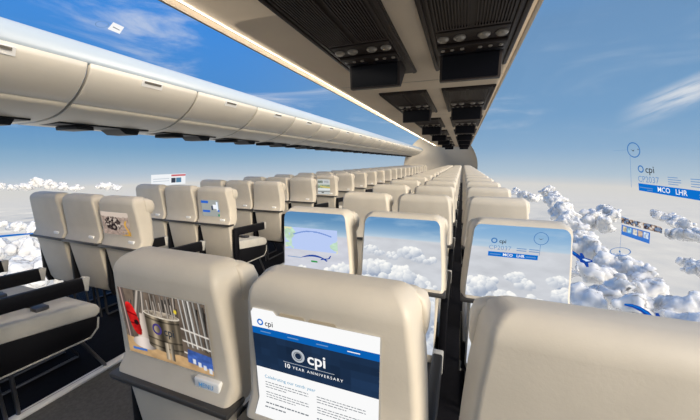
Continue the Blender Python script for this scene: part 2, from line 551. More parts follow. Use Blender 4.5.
loft_y('trim_5', [(-2.66, 2.188), (-2.640, 2.202), (-2.640, 2.225), (-2.645, 2.255), (-2.657, 2.285), (-2.678, 2.315), (-2.71, 2.343), (-2.75, 2.36), (-2.80, 2.371), (-2.90, 2.382), (-3.13, 2.395)], RAIL, 0.012, smooth_angle=60)
bpy.data.objects['trim_5']['label'] = 'pale rounded rail running above the overhead bin doors'
def copy_tree(o, parent=None):
    c = o.copy(); link(c, parent)
    for ch in list(o.children): copy_tree(ch, c)
    return c
NB = 22
for i in range(NB):
    b = bin0 if i == 0 else copy_tree(bin0)
    b.location = (0, 1.545 - 2 * BP + BP * i, 0)
    tag(b, 'cream curved overhead bin, %s from the camera end of the row of bins' % (ORD[i] if i < NB - 1 else 'last'), 'overhead bin', 'overhead bins')

# warm cove strips: one along the ceiling edge, one along the top of the bin rail
def strip_light(name, x, z, rot, power, colr, w):
    ld = bpy.data.lights.new(name, 'AREA'); ld.shape = 'RECTANGLE'; ld.size = w; ld.size_y = Y1 - Y0 - 0.4
    ld.energy = power; ld.color = colr
    o = bpy.data.objects.new(name, ld); link(o); o.location = (x, (Y0 + Y1) / 2, z); o.rotation_euler = (0, R(rot), 0)
    return o
strip_light('cove_light', -1.66, 2.425, 62, 95, (1.0, 0.86, 0.68), 0.06)
strip_light('lip_light', -1.758, 2.452, -132, 115, (1.0, 0.93, 0.82), 0.025)

# ------------------------------------------------------------------ ceiling service units
def ceiling_unit(hw):
    t = empty('service_unit')
    bm = bmesh.new()   # frame with raised rim; local y from seam, z from ceiling face (0 down)
    y0, y1 = 0.45, 2.31
    add_box(bm, -hw, hw, y0, y1, -0.022, 0.0, 0.004)
    bobj('frame', bm, UNIT, t)
    bm = bmesh.new()
    for s in (-1, 1):
        add_box(bm, s * (hw - 0.022) - 0.014, s * (hw - 0.022) + 0.014, y0 + 0.02, y1 - 0.02, -0.034, -0.02, 0.004)
        add_box(bm, s * (hw - 0.065) - 0.008, s * (hw - 0.065) + 0.008, y0 + 0.05, y1 - 0.35, -0.032, -0.02, 0.003)
    add_box(bm, -hw + 0.05, hw - 0.05, y0 + 0.015, y0 + 0.04, -0.034, -0.02, 0.004)
    bobj('rim', bm, UNIT2, t)
    for s in (-1, 1):
        bm = bmesh.new()
        xa, xb = (0.018, hw - 0.085) if s > 0 else (-hw + 0.085, -0.018)
        n = 12
        for k in range(n):
            x = xa + (xb - xa) * (k + 0.5) / n
            add_box(bm, x - 0.0045, x + 0.0045, y0 + 0.09, 1.30, -0.036, -0.021)
        add_box(bm, xa, xb, y0 + 0.07, y0 + 0.09, -0.034, -0.021); add_box(bm, xa, xb, 1.30, 1.32, -0.034, -0.021)
        bobj('vent', bm, UNIT2, t, 0)
    bm = bmesh.new(); add_box(bm, -hw + 0.08, hw - 0.08, 1.36, 1.565, -0.032, -0.02, 0.006)
    bobj('lamp_panel', bm, UNIT, t)
    for x in (-0.198, -0.082, 0.082, 0.200):
        bm = bmesh.new(); add_disc(bm, (x, 1.465, -0.03), 0.043, 0.012, dome=0.014)
        bobj('reading_light', bm, LAMP, t, 35)
    bm = bmesh.new(); add_box(bm, -hw + 0.07, hw - 0.07, 1.60, 1.80, -0.05, -0.02, 0.008)
    cpn = bobj('call_panel', bm, UNIT, t)
    for s in (-1, 1):
        bm = bmesh.new(); add_box(bm, s * 0.14 - 0.1, s * 0.14 + 0.1, 1.72, 1.775, -0.056, -0.048, 0.003)
        bobj('grille', bm, DARK, cpn)
        for dx in (-0.072, 0.0, 0.075):
            bm = bmesh.new(); add_disc(bm, (s * 0.14 + dx, 1.665, -0.049), 0.016, 0.008, n=12, dome=0.004)
            bobj('button', bm, LAMP, cpn, 35)
    bm = bmesh.new()    # fold-down monitor hanging at the end, its screen towards the rear
    add_prism(bm, [(1.815, -0.02), (1.845, -0.245), (1.90, -0.245), (2.14, -0.03)], -0.245, 0.245, 0.008)
    mo = bobj('monitor', bm, UNIT2, t)
    vs = [(-0.222, 1.8145, -0.04), (0.222, 1.8145, -0.04), (0.222, 1.8405, -0.232), (-0.222, 1.8405, -0.232)]
    nv = Vector((0, -0.225, -0.03)).normalized() * 0.003
    vs = [Vector(v) + nv for v in vs]
    bm = bmesh.new()
    a = [bm.verts.new(v) for v in vs]; b = [bm.verts.new(v - nv * 1.5) for v in vs]
    bm.faces.new(a)
    for i in range(4): bm.faces.new((a[i], b[i], b[(i + 1) % 4], a[(i + 1) % 4]))
    bobj('screen', bm, SCRN, mo, 0)
    return t
uR = ceiling_unit(0.325)
for side, cx in (('outer', 0.008), ('aisle', -0.83)):
    for k in range(-1, 6):
        u = uR if (side == 'outer' and k == -1) else copy_tree(uR)
        u.location = (cx, SEAM0 + PER * k, 2.415)
        tag(u, 'dark ceiling unit with hanging monitor, %s in the %s' % (ORD[k + 1], 'row by the clear wall' if side == 'outer' else 'row by the aisle'),
            'ceiling panel', 'ceiling units')

# ------------------------------------------------------------------ seats
HWB = 0.2225
def rear_y(z):
    ks = [(0.80, -0.012), (0.822, -0.006), (0.86, 0.018), (0.95, 0.014), (1.05, 0.007), (1.145, 0.0), (1.145 + 0.06 * math.sin(R(30)), 0.05 * (1 - math.cos(R(30)))), (1.145 + 0.06 * math.sin(R(60)), 0.05 * (1 - math.cos(R(60)))), (1.205, 0.05)]
    for (a, ya), (b, yb) in zip(ks, ks[1:]):
        if z <= b: return ya + (yb - ya) * max(0, (z - a) / (b - a))
    return ks[-1][1]

def rrect(hw, yr, yf, rr, rf, n=5, inset=0.0):
    pts = []
    hr = hw - inset
    for cx, cy, r, a0 in ((hr - rr, yr + rr, rr, -90), (hw - rf, yf - rf, rf, 0), (-hw + rf, yf - rf, rf, 90), (-hr + rr, yr + rr, rr, 180)):
        for k in range(n + 1):
            a = R(a0 + 90 * k / n)
            pts.append((cx + r * math.cos(a), cy + r * math.sin(a)))
    return pts

def loft_rings(rings):
    vs, fs = [], []
    n = len(rings[0][1])
    for z, pts in rings: vs += [(x, y, z) for x, y in pts]
    for j in range(len(rings) - 1):
        for k in range(n):
            fs.append((j * n + k, j * n + (k + 1) % n, (j + 1) * n + (k + 1) % n, (j + 1) * n + k))
    fs.append(tuple(range(n))[::-1]); fs.append(tuple((len(rings) - 1) * n + k for k in range(n)))
    return vs, fs

def make_seat():
    s = empty('passenger_seat')
    rg = []
    for z, yf, hw in ((0.80, 0.10, 0.237), (0.822, 0.11, 0.240), (0.86, 0.125, 0.241), (0.95, 0.13, 0.236), (1.05, 0.132, 0.229), (1.145, 0.128, 0.218)):
        rg.append((z, rrect(hw, rear_y(z), yf, 0.018, 0.04, inset=0.014)))
    for t in (15, 30, 45, 60, 75, 90):
        z = 1.145 + 0.06 * math.sin(R(t)); c = 1 - math.cos(R(t))
        rg.append((z, rrect(0.218 - 0.055 * c, 0.05 * c, 0.128 - 0.035 * c, max(0.008, 0.018 - 0.006 * c), max(0.008, 0.04 - 0.028 * c), inset=0.014)))
    obj('backrest', *loft_rings(rg), CREAM, s, 50)
    rg = []
    for z, d, hw in ((1.055, 0.0, 0.20), (1.072, 0.026, 0.220), (1.10, 0.040, 0.230), (1.14, 0.042, 0.230), (1.17, 0.034, 0.222), (1.188, 0.010, 0.205)):
        rg.append((z, rrect(hw, 0.08, 0.115 + d, 0.012, 0.02)))
    obj('headrest', *loft_rings(rg), CREAM, s, 50)
    bm = bmesh.new(); add_box(bm, -0.238, 0.238, -0.026, 0.05, 0.792, 0.812, 0.006)
    bobj('hinge_bar', bm, BAR, s)
    rg = []
    for z, yr, yf, hw in ((0.36, 0.07, 0.13, 0.185), (0.40, 0.055, 0.13, 0.195), (0.60, 0.028, 0.11, 0.198), (0.792, 0.006, 0.09, 0.205)):
        rg.append((z, rrect(hw, yr, yf, 0.015, 0.03)))
    obj('lower_back', *loft_rings(rg), CREAM, s, 50)
    bm = bmesh.new(); add_prism(bm, [(0.09, 0.50), (0.10, 0.60), (0.30, 0.575), (0.53, 0.545), (0.60, 0.53), (0.64, 0.505), (0.655, 0.475), (0.65, 0.445), (0.62, 0.425), (0.45, 0.45)], -0.21, 0.21, 0.018, 3)
    bobj('cushion', bm, CUSH, s, 45)
    bm = bmesh.new(); add_prism(bm, [(0.075, 0.52), (0.08, 0.36), (0.13, 0.315), (0.57, 0.305), (0.615, 0.35), (0.625, 0.43), (0.45, 0.455), (0.12, 0.505)], -0.214, 0.214, 0.008, 2)
    sh = bobj('seat_shell', bm, DARK, s)
    for x in (-0.214, 0.214):
        bm = bmesh.new()
        add_tube(bm, [(x, 0.085, 0.40), (x, 0.09, 0.35), (x, 0.132, 0.312), (x, 0.57, 0.302), (x, 0.618, 0.35), (x, 0.63, 0.42)], 0.006, 6)
        bobj('edge_trim', bm, CAP, sh)
    for x in (-0.16, 0.16):
        bm = bmesh.new()
        add_tube(bm, [(x, 0.20, 0.33), (x, 0.20, 0.03), (x, 0.205, 0.012), (x, 0.66, 0.012), (x, 0.655, 0.03), (x, 0.52, 0.32)], 0.011, 8)
        add_tube(bm, [(x, 0.14, 0.33), (x, 0.15, 0.012)], 0.009, 8)
        bobj('leg', bm, LEGM, s)
    bm = bmesh.new(); add_prism(bm, [(0.838, 0), (0.838, 1), (0.868, 1), (0.868, 0)], 0, 1); bm.free()
    bm = bmesh.new(); add_box(bm, 0.085, 0.150, 0.004, 0.02, 0.838, 0.864, 0.006, 3)
    bobj('menu_button', bm, PILL, s)
    return s

def armrest_meshes(parent, x):
    bm = bmesh.new()
    add_prism(bm, [(0.04, 0.745), (0.06, 0.762), (0.555, 0.735), (0.575, 0.72), (0.56, 0.645), (0.10, 0.675), (0.105, 0.36), (0.09, 0.33), (0.05, 0.34), (0.03, 0.42)], x - 0.019, x + 0.019, 0.008, 2)
    a = bobj('armrest', bm, DARK, parent)
    bm = bmesh.new()
    add_prism(bm, [(0.553, 0.730), (0.574, 0.737), (0.596, 0.728), (0.578, 0.640), (0.560, 0.645)], x - 0.0205, x + 0.0205, 0.004, 2)
    bobj('end_cap', bm, CAP, a)
    return a

seat0 = make_seat()
arm_r = armrest_meshes(seat0, 0.2325)
# far copies keep only what shows
COLS_R = [('aisle', -0.7880), ('middle', -0.2830), ('window', 0.2640)]
COLS_L = [('window', -3.4750), ('middle', -2.9900), ('aisle', -2.5050)]
YB, PITCH = 0.565, 0.955
NROW = 22
FULL = 9
BACKPARTS = {'backrest', 'headrest', 'hinge_bar', 'lower_back', 'leg'}
seats = {}
def base(n): return n.split('.')[0]
special = {
    ('R', 0, 'aisle'): 'cream aisle seat showing steel brewing tank photo on its back screen',
    ('R', 0, 'middle'): 'cream middle seat showing white and navy web page on its back screen',
    ('R', 0, 'window'): 'large blank cream seat back in the corner closest to the clear window wall',
    ('R', 1, 'aisle'): 'seat with back covered by sky picture and route map',
    ('R', 1, 'middle'): 'seat with back covered by plain sky and cumulus cloud picture',
    ('R', 1, 'window'): 'seat with cloud picture back carrying blue flight banner, beside the window wall',
    ('L', 1, 'aisle'): 'cream aisle seat with photo of dark machinery on its back screen',
    ('L', 2, 'aisle'): 'cream aisle seat with blue and white info tiles on its back screen',
    ('L', 5, 'aisle'): 'cream aisle seat with tall light grey screen of pictures on its back',
}
first = True
template_kids = list(seat0.children)
for side, cols_ in (('L', COLS_L), ('R', COLS_R)):
    for n in range(NROW):
        for cname, x in cols_:
            if first:
                s = seat0; first = False
            else:
                s = seat0.copy(); link(s)
                for ch in template_kids:
                    if n > FULL and base(ch.name) not in BACKPARTS: continue
                    c = ch.copy(); link(c, s)
                    for g in list(ch.children):
                        d = g.copy(); link(d, c)
            s.location = (x, YB + PITCH * n, 0)
            seats[(side, n, cname)] = s
            if (side, n, cname) in special: lab = special[(side, n, cname)]
            elif side == 'L': lab = 'cream %s seat in the block under the overhead bins, %s row from the camera' % (cname, ORD[n])
            else: lab = 'cream %s seat in the block under the dark ceiling units, %s row from the camera' % (cname, ORD[n])
            tag(s, lab, 'seat', 'seats under the overhead bins' if side == 'L' else 'seats under the ceiling units')
# armrests on the far side of the first seat of each block
for n in range(FULL + 1):
    for k in (('L', n, 'window'), ('R', n, 'aisle')):
        if n == 0 and k[0] == 'L':
            armL = armrest_meshes(seats[k], -0.2325)
        else:
            c = armL.copy(); link(c, seats[k])
            for g in list(armL.children):
                d = g.copy(); link(d, c)
# seat belts left lying on the near aisle cushions
for k in (('L', 0, 'aisle'), ('L', 0, 'middle'), ('L', 2, 'aisle'), ('L', 1, 'aisle')):
    bm = bmesh.new()
    rngb = [(x_, y_, 0.612 - 0.128 * (y_ - 0.1)) for x_, y_ in ((-0.20, 0.22), (-0.15, 0.30), (-0.08, 0.38), (0.0, 0.42), (0.07, 0.40))]
    w = 0.032
    top, bot = [], []
    for x, y, z in rngb:
        top.append((bm.verts.new((x, y + w, z)), bm.verts.new((x, y - w, z + 0.002))))
        bot.append((bm.verts.new((x, y + w, z - 0.006)), bm.verts.new((x, y - w, z - 0.006))))
    for i in range(len(top) - 1):
        bm.faces.new((top[i][0], top[i][1], top[i + 1][1], top[i + 1][0])); bm.faces.new((bot[i][0], bot[i + 1][0], bot[i + 1][1], bot[i][1]))
        for q in (0, 1): bm.faces.new((top[i][q], top[i + 1][q], bot[i + 1][q], bot[i][q]))
    bt = bobj('seat_belt', bm, BELT, seats[k])
    bm = bmesh.new(); add_box(bm, 0.05, 0.12, 0.365, 0.43, 0.562, 0.588, 0.005)
    bobj('buckle', bm, LEGM, bt)

# ------------------------------------------------------------------ pictures shown on the screens
def rgb(r, g, b): return np.array([r, g, b], float) / 255.0
def grid(W, H):
    x, y = np.meshgrid((np.arange(W) + 0.5) / W, (np.arange(H) + 0.5) / H)
    return x, y
def put(img, mask, c): img[mask] = c
def shrink(img, k=2):
    H, W, _ = img.shape
    return img[:H // k * k, :W // k * k].reshape(H // k, k, W // k, k, 3).mean((1, 3))
def sky_pic(W, H, hor, lumps, seed=1, top=(96, 146, 192), low=(205, 208, 214), asp=1.0):
    x, y = grid(W, H)
    img = np.zeros((H, W, 3))
    t = np.clip(y / max(hor, 0.01), 0, 1)[..., None] ** 1.8
    sky_ = rgb(*top) * (1 - t) + rgb(186, 206, 222) * t
    below = rgb(*low) * np.ones((H, W, 1))
    nz_ = fbm2(x * 5, y * 11, seed)[..., None]
    below = below + (nz_ - 0.5) * 0.10
    m = np.clip((y - hor) / 0.02 + 0.5, 0, 1)[..., None]
    img = sky_ * (1 - m) + below * m
    cir = np.clip((fbm2(x * 3 + y * 3, y * 14, seed + 5) - 0.5) * 2.2, 0, 1)[..., None] * (1 - m)
    img = img * (1 - 0.45 * cir) + rgb(215, 222, 230) * 0.45 * cir
    rnd = random.Random(seed)
    hb = np.zeros((H, W)); zb = np.full((H, W), -1e9); nn = np.zeros((H, W, 3)); al = np.zeros((H, W))
    px_, py_ = x * asp, y
    wn = fbm2(px_ * 26, py_ * 26, seed + 3, 4)
    for (cx, cy, r, k) in lumps:
        for q in range(k):
            a = rnd.uniform(0, 2 * math.pi); d = r * math.sqrt(rnd.random())
            rr = r * (rnd.uniform(0.34, 0.75) if q % 3 else rnd.uniform(0.2, 0.34))
            ox, oy = cx * asp + d * math.cos(a) * 1.25, cy + d * math.sin(a) * 0.75
            dz = rnd.uniform(-0.3, 0.6) * r + (d * math.sin(a)) * 0.8
            dx, dy = px_ - ox, py_ - oy
            wob = 1 + 1.3 * (wn - 0.5)
            d2 = (dx * dx + dy * dy) / (rr * rr * wob)
            ins = d2 < 1
            z = np.where(ins, dz + rr * np.sqrt(np.clip(1 - d2, 0, 1)), -1e9)
            up = z > zb
            zb = np.where(up, z, zb)
            hb = np.where(up, -(py_ - cy) / r, hb)
            for c_, v in enumerate((dx / rr, dy / rr, np.sqrt(np.clip(1 - d2, 0, 1)))): nn[..., c_] = np.where(up, v, nn[..., c_])
            al = np.maximum(al, np.clip((1 - d2) * 4, 0, 1) * np.clip(1.2 - (py_ - cy) / r * 0.9, 0, 1))
    bs = np.clip(hb, -1, 1)
    sh = np.clip(0.50 + 0.20 * bs + 0.36 * (-0.55 * nn[..., 0] - 0.62 * nn[..., 1] + 0.35 * nn[..., 2]) + 0.5 * (fbm2(px_ * 14, py_ * 14, seed + 9) - 0.5), 0, 1)
    c = rgb(142, 156, 180) * (1 - sh[..., None]) + rgb(255, 254, 250) * sh[..., None]
    img = img * (1 - al[..., None]) + c * al[..., None]
    return shrink(img)

def on_seat(x0, x1, z0, z1, off=0.0025):
    return lambda u, v: (x0 + (x1 - x0) * u, rear_y(z1 + (z0 - z1) * v) - off, z1 + (z0 - z1) * v)
def low_y(z):
    return 0.006 + (0.792 - z) / 0.192 * 0.022 if z > 0.6 else 0.028 + (0.6 - z) / 0.2 * 0.027
def on_seat_low(x0, x1, z0, z1, off=0.003):
    return lambda u, v: (x0 + (x1 - x0) * u, low_y(z1 + (z0 - z1) * v) - off, z1 + (z0 - z1) * v)
def seat_xy(off):
    return lambda x, z: (x, rear_y(z) - off, z)

def on_trap(wb, wt, z0, z1, off=0.0025):
    def f_(u, v):
        w = wb + (wt - wb) * (1 - v) ** 1.3
        if v < 0.09: w -= 0.026 * (1 - math.sqrt(max(0.0, 1 - (1 - v / 0.09) ** 2)))
        return ((2 * u - 1) * w, rear_y(z1 + (z0 - z1) * v) - off, z1 + (z0 - z1) * v)
    return f_
# --- steel tank photo on the near aisle seat
def tank_pic(W=336, H=216):
    x, y = grid(W, H)
    rnd = random.Random(4)
    img = np.ones((H, W, 3)) * rgb(112, 98, 86)
    img *= (0.6 + 0.7 * fbm2(x * 7, y * 4, 2))[..., None]
    def pipe(c, w, y0, y1, sl, b, tint=(214, 200, 186)):
        d = (x - c - sl * (y - 0.3)) / w
        m = (abs(d) < 1) & (y > y0) & (y < y1)
        v = b * (0.42 + 0.75 * np.exp(-((d + 0.3) / 0.35) ** 2) + 0.25 * np.exp(-((d - 0.6) / 0.2) ** 2))
        img[m] = np.clip(v[..., None] * rgb(*tint), 0, 1)[m]
    for k in range(30):
        pipe(rnd.random(), rnd.uniform(0.005, 0.016), rnd.uniform(-0.1, 0.3), rnd.uniform(0.3, 0.75), rnd.uniform(-0.1, 0.1), rnd.choice((0.25, 0.4, 0.6)))
    pipe(0.20, 0.045, -0.1, 0.42, -0.22, 0.80); pipe(0.28, 0.02, -0.1, 0.36, -0.1, 0.9); pipe(0.05, 0.03, -0.1, 0.8, 0.02, 0.75, (210, 180, 170))
    for c in (0.40, 0.46, 0.52, 0.60, 0.65): pipe(c, rnd.uniform(0.008, 0.016), -0.1, 0.27, rnd.uniform(-0.06, 0.06), rnd.uniform(0.6, 1.0))
    for c in (0.74, 0.79, 0.84, 0.89, 0.95): pipe(c, rnd.uniform(0.009, 0.018), -0.1, 0.66, 0.05, rnd.uniform(0.75, 1.05), (226, 220, 212))
    fl = y > 0.74 + 0.14 * x
    img[fl] = (rgb(186, 152, 110) * (0.78 + 0.4 * fbm2(x * 9, y * 9, 3))[..., None])[fl]
    f2 = (abs(x - 0.235 - 0.1 * (0.7 - y)) < 0.045 + 0.22 * np.clip(y - 0.55, 0, 1)) & (y > 0.34) & (y < 0.78)
    img[f2] = (rgb(214, 198, 184) * (0.52 + 0.5 * np.cos((x - 0.21) * 16))[..., None])[f2]
    f1 = ((x - 0.23) / 0.15) ** 2 + ((y - 0.80) / 0.09) ** 2 < 1
    img[f1] = (rgb(222, 208, 198) * (0.62 + 0.42 * np.cos((x - 0.19) * 12))[..., None])[f1]
    cx, hw_ = 0.49, 0.20
    u = (x - cx) / hw_
    body = (abs(u) < 1) & (y > 0.30 + 0.03 * (1 - u * u)) & (y < 0.78 + 0.07 * np.sqrt(np.clip(1 - u ** 2, 0, 1)))
    v = 0.36 + 0.42 * np.exp(-((u + 0.52) / 0.2) ** 2) + 0.36 * np.exp(-((u - 0.28) / 0.16) ** 2) + 0.2 * np.exp(-((u - 0.78) / 0.08) ** 2) - 0.12 * np.exp(-((u + 0.1) / 0.14) ** 2)
    v = v * (0.92 + 0.2 * fbm2(x * 40, y * 4, 9))
    img[body] = np.clip(v[..., None] * rgb(222, 200, 168), 0, 1)[body]
    for yy in (0.37, 0.66, 0.76):
        m = body & (abs(y - yy - 0.03 * (1 - u * u)) < 0.010); img[m] *= 0.6
    rim = (((x - cx) / 0.21) ** 2 + ((y - 0.30) / 0.05) ** 2 < 1)
    img[rim] = (rgb(188, 172, 152) * (0.35 + 0.9 * fbm2(x * 26, y * 26, 8))[..., None])[rim]
    rim2 = rim & (((x - cx) / 0.195) ** 2 + ((y - 0.295) / 0.04) ** 2 > 1); img[rim2] = rgb(226, 214, 196)
    for c in (0.35, 0.43, 0.50, 0.57, 0.63): pipe(c, 0.010, 0.12, 0.32, 0.03, 0.95)
    leg = (abs(x - 0.53) < 0.05) & (y > 0.70) & (y < 0.95) & (abs(x - 0.53) > 0.010)
    img[leg] = (rgb(214, 198, 174) * (0.55 + 0.4 * np.cos((x - 0.52) * 40))[..., None])[leg]
    xr = x - 0.13 - 0.16 * (y - 0.4)
    rd = (abs(xr) / 0.062) ** 2.6 + (abs(y - 0.45) / 0.24) ** 2.6 < 1
    img[rd] = np.clip(rgb(206, 34, 34) * (0.45 + 0.9 * fbm2(x * 14, y * 9, 6))[..., None], 0, 1)[rd]
    m = rd & ((abs(y - 0.34 - x * 0.3) < 0.012) | (abs(y - 0.52) < 0.012)); img[m] = rgb(120, 12, 18)
    put(img, ((x - 0.165) / 0.028) ** 2 + ((y - 0.50) / 0.04) ** 2 < 1, rgb(36, 20, 22))
    for k in range(3):
        m = (abs(y - (0.42 + 0.17 * k + 0.18 * (x - 0.72))) < 0.011) & (x > 0.70); img[m] = rgb(222, 214, 204)
    bl = (x > 0.73 + 0.12 * np.clip(0.80 - y, 0, 1)) & (y > 0.70 + 0.12 * (x - 0.74)) & (y < 0.90 + 0.1 * (x - 0.8))
    img[bl] = (rgb(66, 98, 172) * (0.6 + 0.7 * fbm2(x * 16, y * 16, 5))[..., None])[bl]
    for k in range(4):
        put(img, (abs(x - 0.80 - 0.055 * k) < 0.016) & (abs(y - 0.86 - 0.025 * k) < 0.035), rgb(214, 218, 224))
    put(img, (x < 0.24) & (x > 0.06) & (abs(y - 0.93 + 0.10 * x) < 0.018), rgb(60, 110, 190))
    put(img, ((x - 0.665) / 0.016) ** 2 + ((y - 0.20) / 0.03) ** 2 < 1, rgb(226, 200, 60))
    return shrink(img)

def frame_strip(s, x0, x1, z0, z1, w, off, m, name='bezel'):
    f_ = seat_xy(off)
    sh = join2d(rect2d(x0 - w, z1, x1 + w, z1 + w), rect2d(x0 - w, z0 - w, x1 + w, z0), rect2d(x0 - w, z0, x0, z1), rect2d(x1, z0, x1 + w, z1))
    return flat(name, sh, f_, m, s)

s = seats[('R', 0, 'aisle')]
BEZ = mat('screen_bezel', (0.62, 0.58, 0.50, 1), 0.4)
X0, X1, Z0, Z1 = -0.184, 0.164, 0.878, 1.102
sc = picture('screen', tank_pic(), on_seat(X0, X1, Z0, Z1), s)
frame_strip(sc, X0, X1, Z0, Z1, 0.004, 0.003, BEZ)
cxl = X0 + (X1 - X0) * 0.42; czl = Z1 + (Z0 - Z1) * 0.52
flat('logo_ring', ring2d(cxl, czl, 0.012, 0.019), seat_xy(0.004), E_PURPLE, sc)
flat('lettering', shift2d(text2d('cpi', 0.038, 0.0006), cxl + 0.026, czl - 0.003), seat_xy(0.004), E_DGREY, sc)
# menu button of this seat is larger and lettered
mb = [c for c in s.children if base(c.name) == 'menu_button'][0]
bpy.data.objects.remove(mb)
def menu_pill(s, x0, x1, z0, z1):
    bm = bmesh.new(); add_box(bm, x0, x1, rear_y((z0 + z1) / 2) - 0.008, 0.03, z0, z1, 0.005, 3)
    b = bobj('menu_button', bm, PILL, s)
    y = rear_y((z0 + z1) / 2) - 0.0095
    flat('lettering', shift2d(text2d('MENU', (z1 - z0) * 0.60, 0.0001, 'CENTER'), (x0 + x1) / 2, (z0 + z1) / 2), lambda u, v: (u, y, v), E_MENU, b)
menu_pill(s, 0.096, 0.188, 0.834, 0.867)

# --- web page on the near middle seat
s = seats[('R', 0, 'middle')]
X0, X1, Z0, Z1 = -0.190, 0.141, 0.828, 1.114
f3 = lambda k: seat_xy(0.0025 + 0.0009 * k)
def zrows(x0, z0, x1, z1, n=8):
    vs, fs = [], []
    for i in range(n + 1):
        z = z0 + (z1 - z0) * i / n
        vs += [(x0, z), (x1, z)]
    for i in range(n): fs.append((2 * i, 2 * i + 1, 2 * i + 3, 2 * i + 2))
    return vs, fs
sc = flat('screen', zrows(X0, Z0, X1, Z1, 60), f3(0), E_WHITE, s)
flat('tab', poly2d([(X0 + 0.002, Z1), (X0 + 0.074, Z1), (X0 + 0.066, Z1 + 0.010), (X0 + 0.008, Z1 + 0.010)]), f3(0), E_WHITE, sc)
for k in (0, 1):
    xa = X0 + 0.08 + 0.08 * k
    flat('tab', poly2d([(xa, Z1 + 0.0015), (xa + 0.072, Z1 + 0.0015), (xa + 0.066, Z1 + 0.009), (xa + 0.006, Z1 + 0.009)]), f3(0), E_TAB, sc)
flat('bezel', join2d(rect2d(X1, Z0, X1 + 0.005, Z1), rect2d(X0 + 0.08, Z1, X1 + 0.005, Z1 + 0.0015)), f3(0), BEZ, sc)
flat('logo_ring', ring2d(X0 + 0.026, Z1 - 0.026, 0.005, 0.009), f3(1), E_BLUE, sc)
flat('lettering', shift2d(text2d('cpi', 0.021, 0.0003), X0 + 0.039, Z1 - 0.027), f3(1), E_DGREY, sc)
flat('navigation_bar', zrows(X0, Z1 - 0.060, X1, Z1 - 0.041, 1), f3(1), E_NAV, sc)
for k in range(4): flat('menu_item', rect2d(X0 + 0.025 + 0.077 * k, Z1 - 0.052, X0 + 0.055 + 0.077 * k, Z1 - 0.0495), f3(2), E_PALE if k < 3 else E_WHITE, sc)
bnr = np.ones((30, 90, 3)) * rgb(27, 45, 70)
gx, gy = grid(90, 30)
bnr = bnr * (0.75 + 0.55 * fbm2(np.floor(gx * 14) + 0.5, np.floor(gy * 5) + 0.5, 3, 1))[..., None]
picture('banner', bnr, on_seat(X0, X1, Z1 - 0.157, Z1 - 0.060, 0.0034), sc)
rx, rz = X0 + 0.128, Z1 - 0.097
flat('logo_ring', ring2d(rx, rz, 0.0085, 0.0175, 36), f3(2), E_LGREY, sc)
flat('logo_ring', ring2d(rx, rz, 0.0100, 0.0125, 36), f3(3), E_GREY, sc)
flat('lettering', shift2d(text2d('cpi', 0.043, 0.0008), rx + 0.024, rz - 0.001), f3(2), E_WHITE, sc)
flat('rule', rect2d(X0 + 0.085, Z1 - 0.1225, X0 + 0.222, Z1 - 0.1212), f3(2), E_LGREY, sc)
flat('lettering', shift2d(text2d('10', 0.0175, 0.0004), X0 + 0.086, Z1 - 0.133), f3(2), E_WHITE, sc)
flat('lettering', shift2d(text2d('YEAR ANNIVERSARY', 0.0108, 0.0001, 'LEFT', 1.42), X0 + 0.110, Z1 - 0.134), f3(2), E_WHITE, sc)
flat('lettering', shift2d(text2d('Celebrating our tenth year', 0.0135, 0.0), X0 + 0.023, Z1 - 0.183), f3(1), E_TEAL, sc)
rnd = random.Random(3)
for cx0, zz0, n in ((X0 + 0.024, Z1 - 0.200, 10), (X0 + 0.172, Z1 - 0.200, 10)):
    sh = []
    for k in range(n):
        if k in (3, 7): continue
        x = cx0; end = cx0 + (0.125 if k not in (2, 6, 9) else rnd.uniform(0.06, 0.1))
        zl = zz0 - 0.0075 * k
        while x < end:
            w = rnd.uniform(0.004, 0.013)
            sh.append(rect2d(x, zl, min(x + w, end), zl + 0.0023)); x += w + 0.0022
    flat('text_column', join2d(*sh), f3(1), E_GREY, sc)

# --- sky covered backs of the next row
def cover(seat, img_up, img_low):
    up = picture('screen', img_up, on_trap(0.216, 0.192, 0.826, 1.184), seat)
    if img_low is not None: picture('lower_screen', img_low, on_seat_low(-0.188, 0.188, 0.42, 0.786), seat)
    for c in [c for c in seat.children if base(c.name) == 'menu_button']: bpy.data.objects.remove(c)
    return up
lowpic = sky_pic(200, 200, -0.5, [(0.1, 0.15, 0.3, 50), (0.55, 0.25, 0.35, 60), (0.9, 0.5, 0.35, 50), (0.3, 0.6, 0.35, 50), (0.7, 0.9, 0.3, 40)], 21)
s = seats[('R', 1, 'middle')]
cover(s, sky_pic(340, 320, 0.30, [(0.10, 0.50, 0.07, 22), (0.22, 0.53, 0.06, 18), (0.40, 0.57, 0.06, 14), (0.62, 0.50, 0.10, 44), (0.74, 0.56, 0.08, 26), (0.86, 0.58, 0.07, 16),
     (0.06, 0.80, 0.12, 40), (0.22, 0.78, 0.12, 44), (0.36, 0.88, 0.12, 40), (0.52, 0.86, 0.13, 50), (0.66, 0.94, 0.12, 40), (0.05, 0.98, 0.12, 30), (0.84, 1.0, 0.10, 26)], 5, asp=1.1), lowpic)
s = seats[('R', 1, 'window')]
up = cover(s, sky_pic(340, 320, 0.30, [(0.14, 0.84, 0.12, 50), (0.22, 0.80, 0.08, 26), (0.48, 0.70, 0.08, 34), (0.60, 0.76, 0.08, 24), (0.90, 0.68, 0.08, 30), (0.95, 0.86, 0.10, 34), (0.42, 0.98, 0.09, 30), (0.1, 1.0, 0.14, 40), (0.7, 1.0, 0.08, 20)], 9, top=(128, 172, 212), asp=1.1),
     sky_pic(200, 200, -0.5, [(0.3, 0.12, 0.3, 60), (0.8, 0.3, 0.3, 50), (0.2, 0.6, 0.35, 50), (0.7, 0.9, 0.3, 40)], 31))
g = lambda k: seat_xy(0.0035 + 0.0008 * k)
ox = 0.264    # seat centre in world x
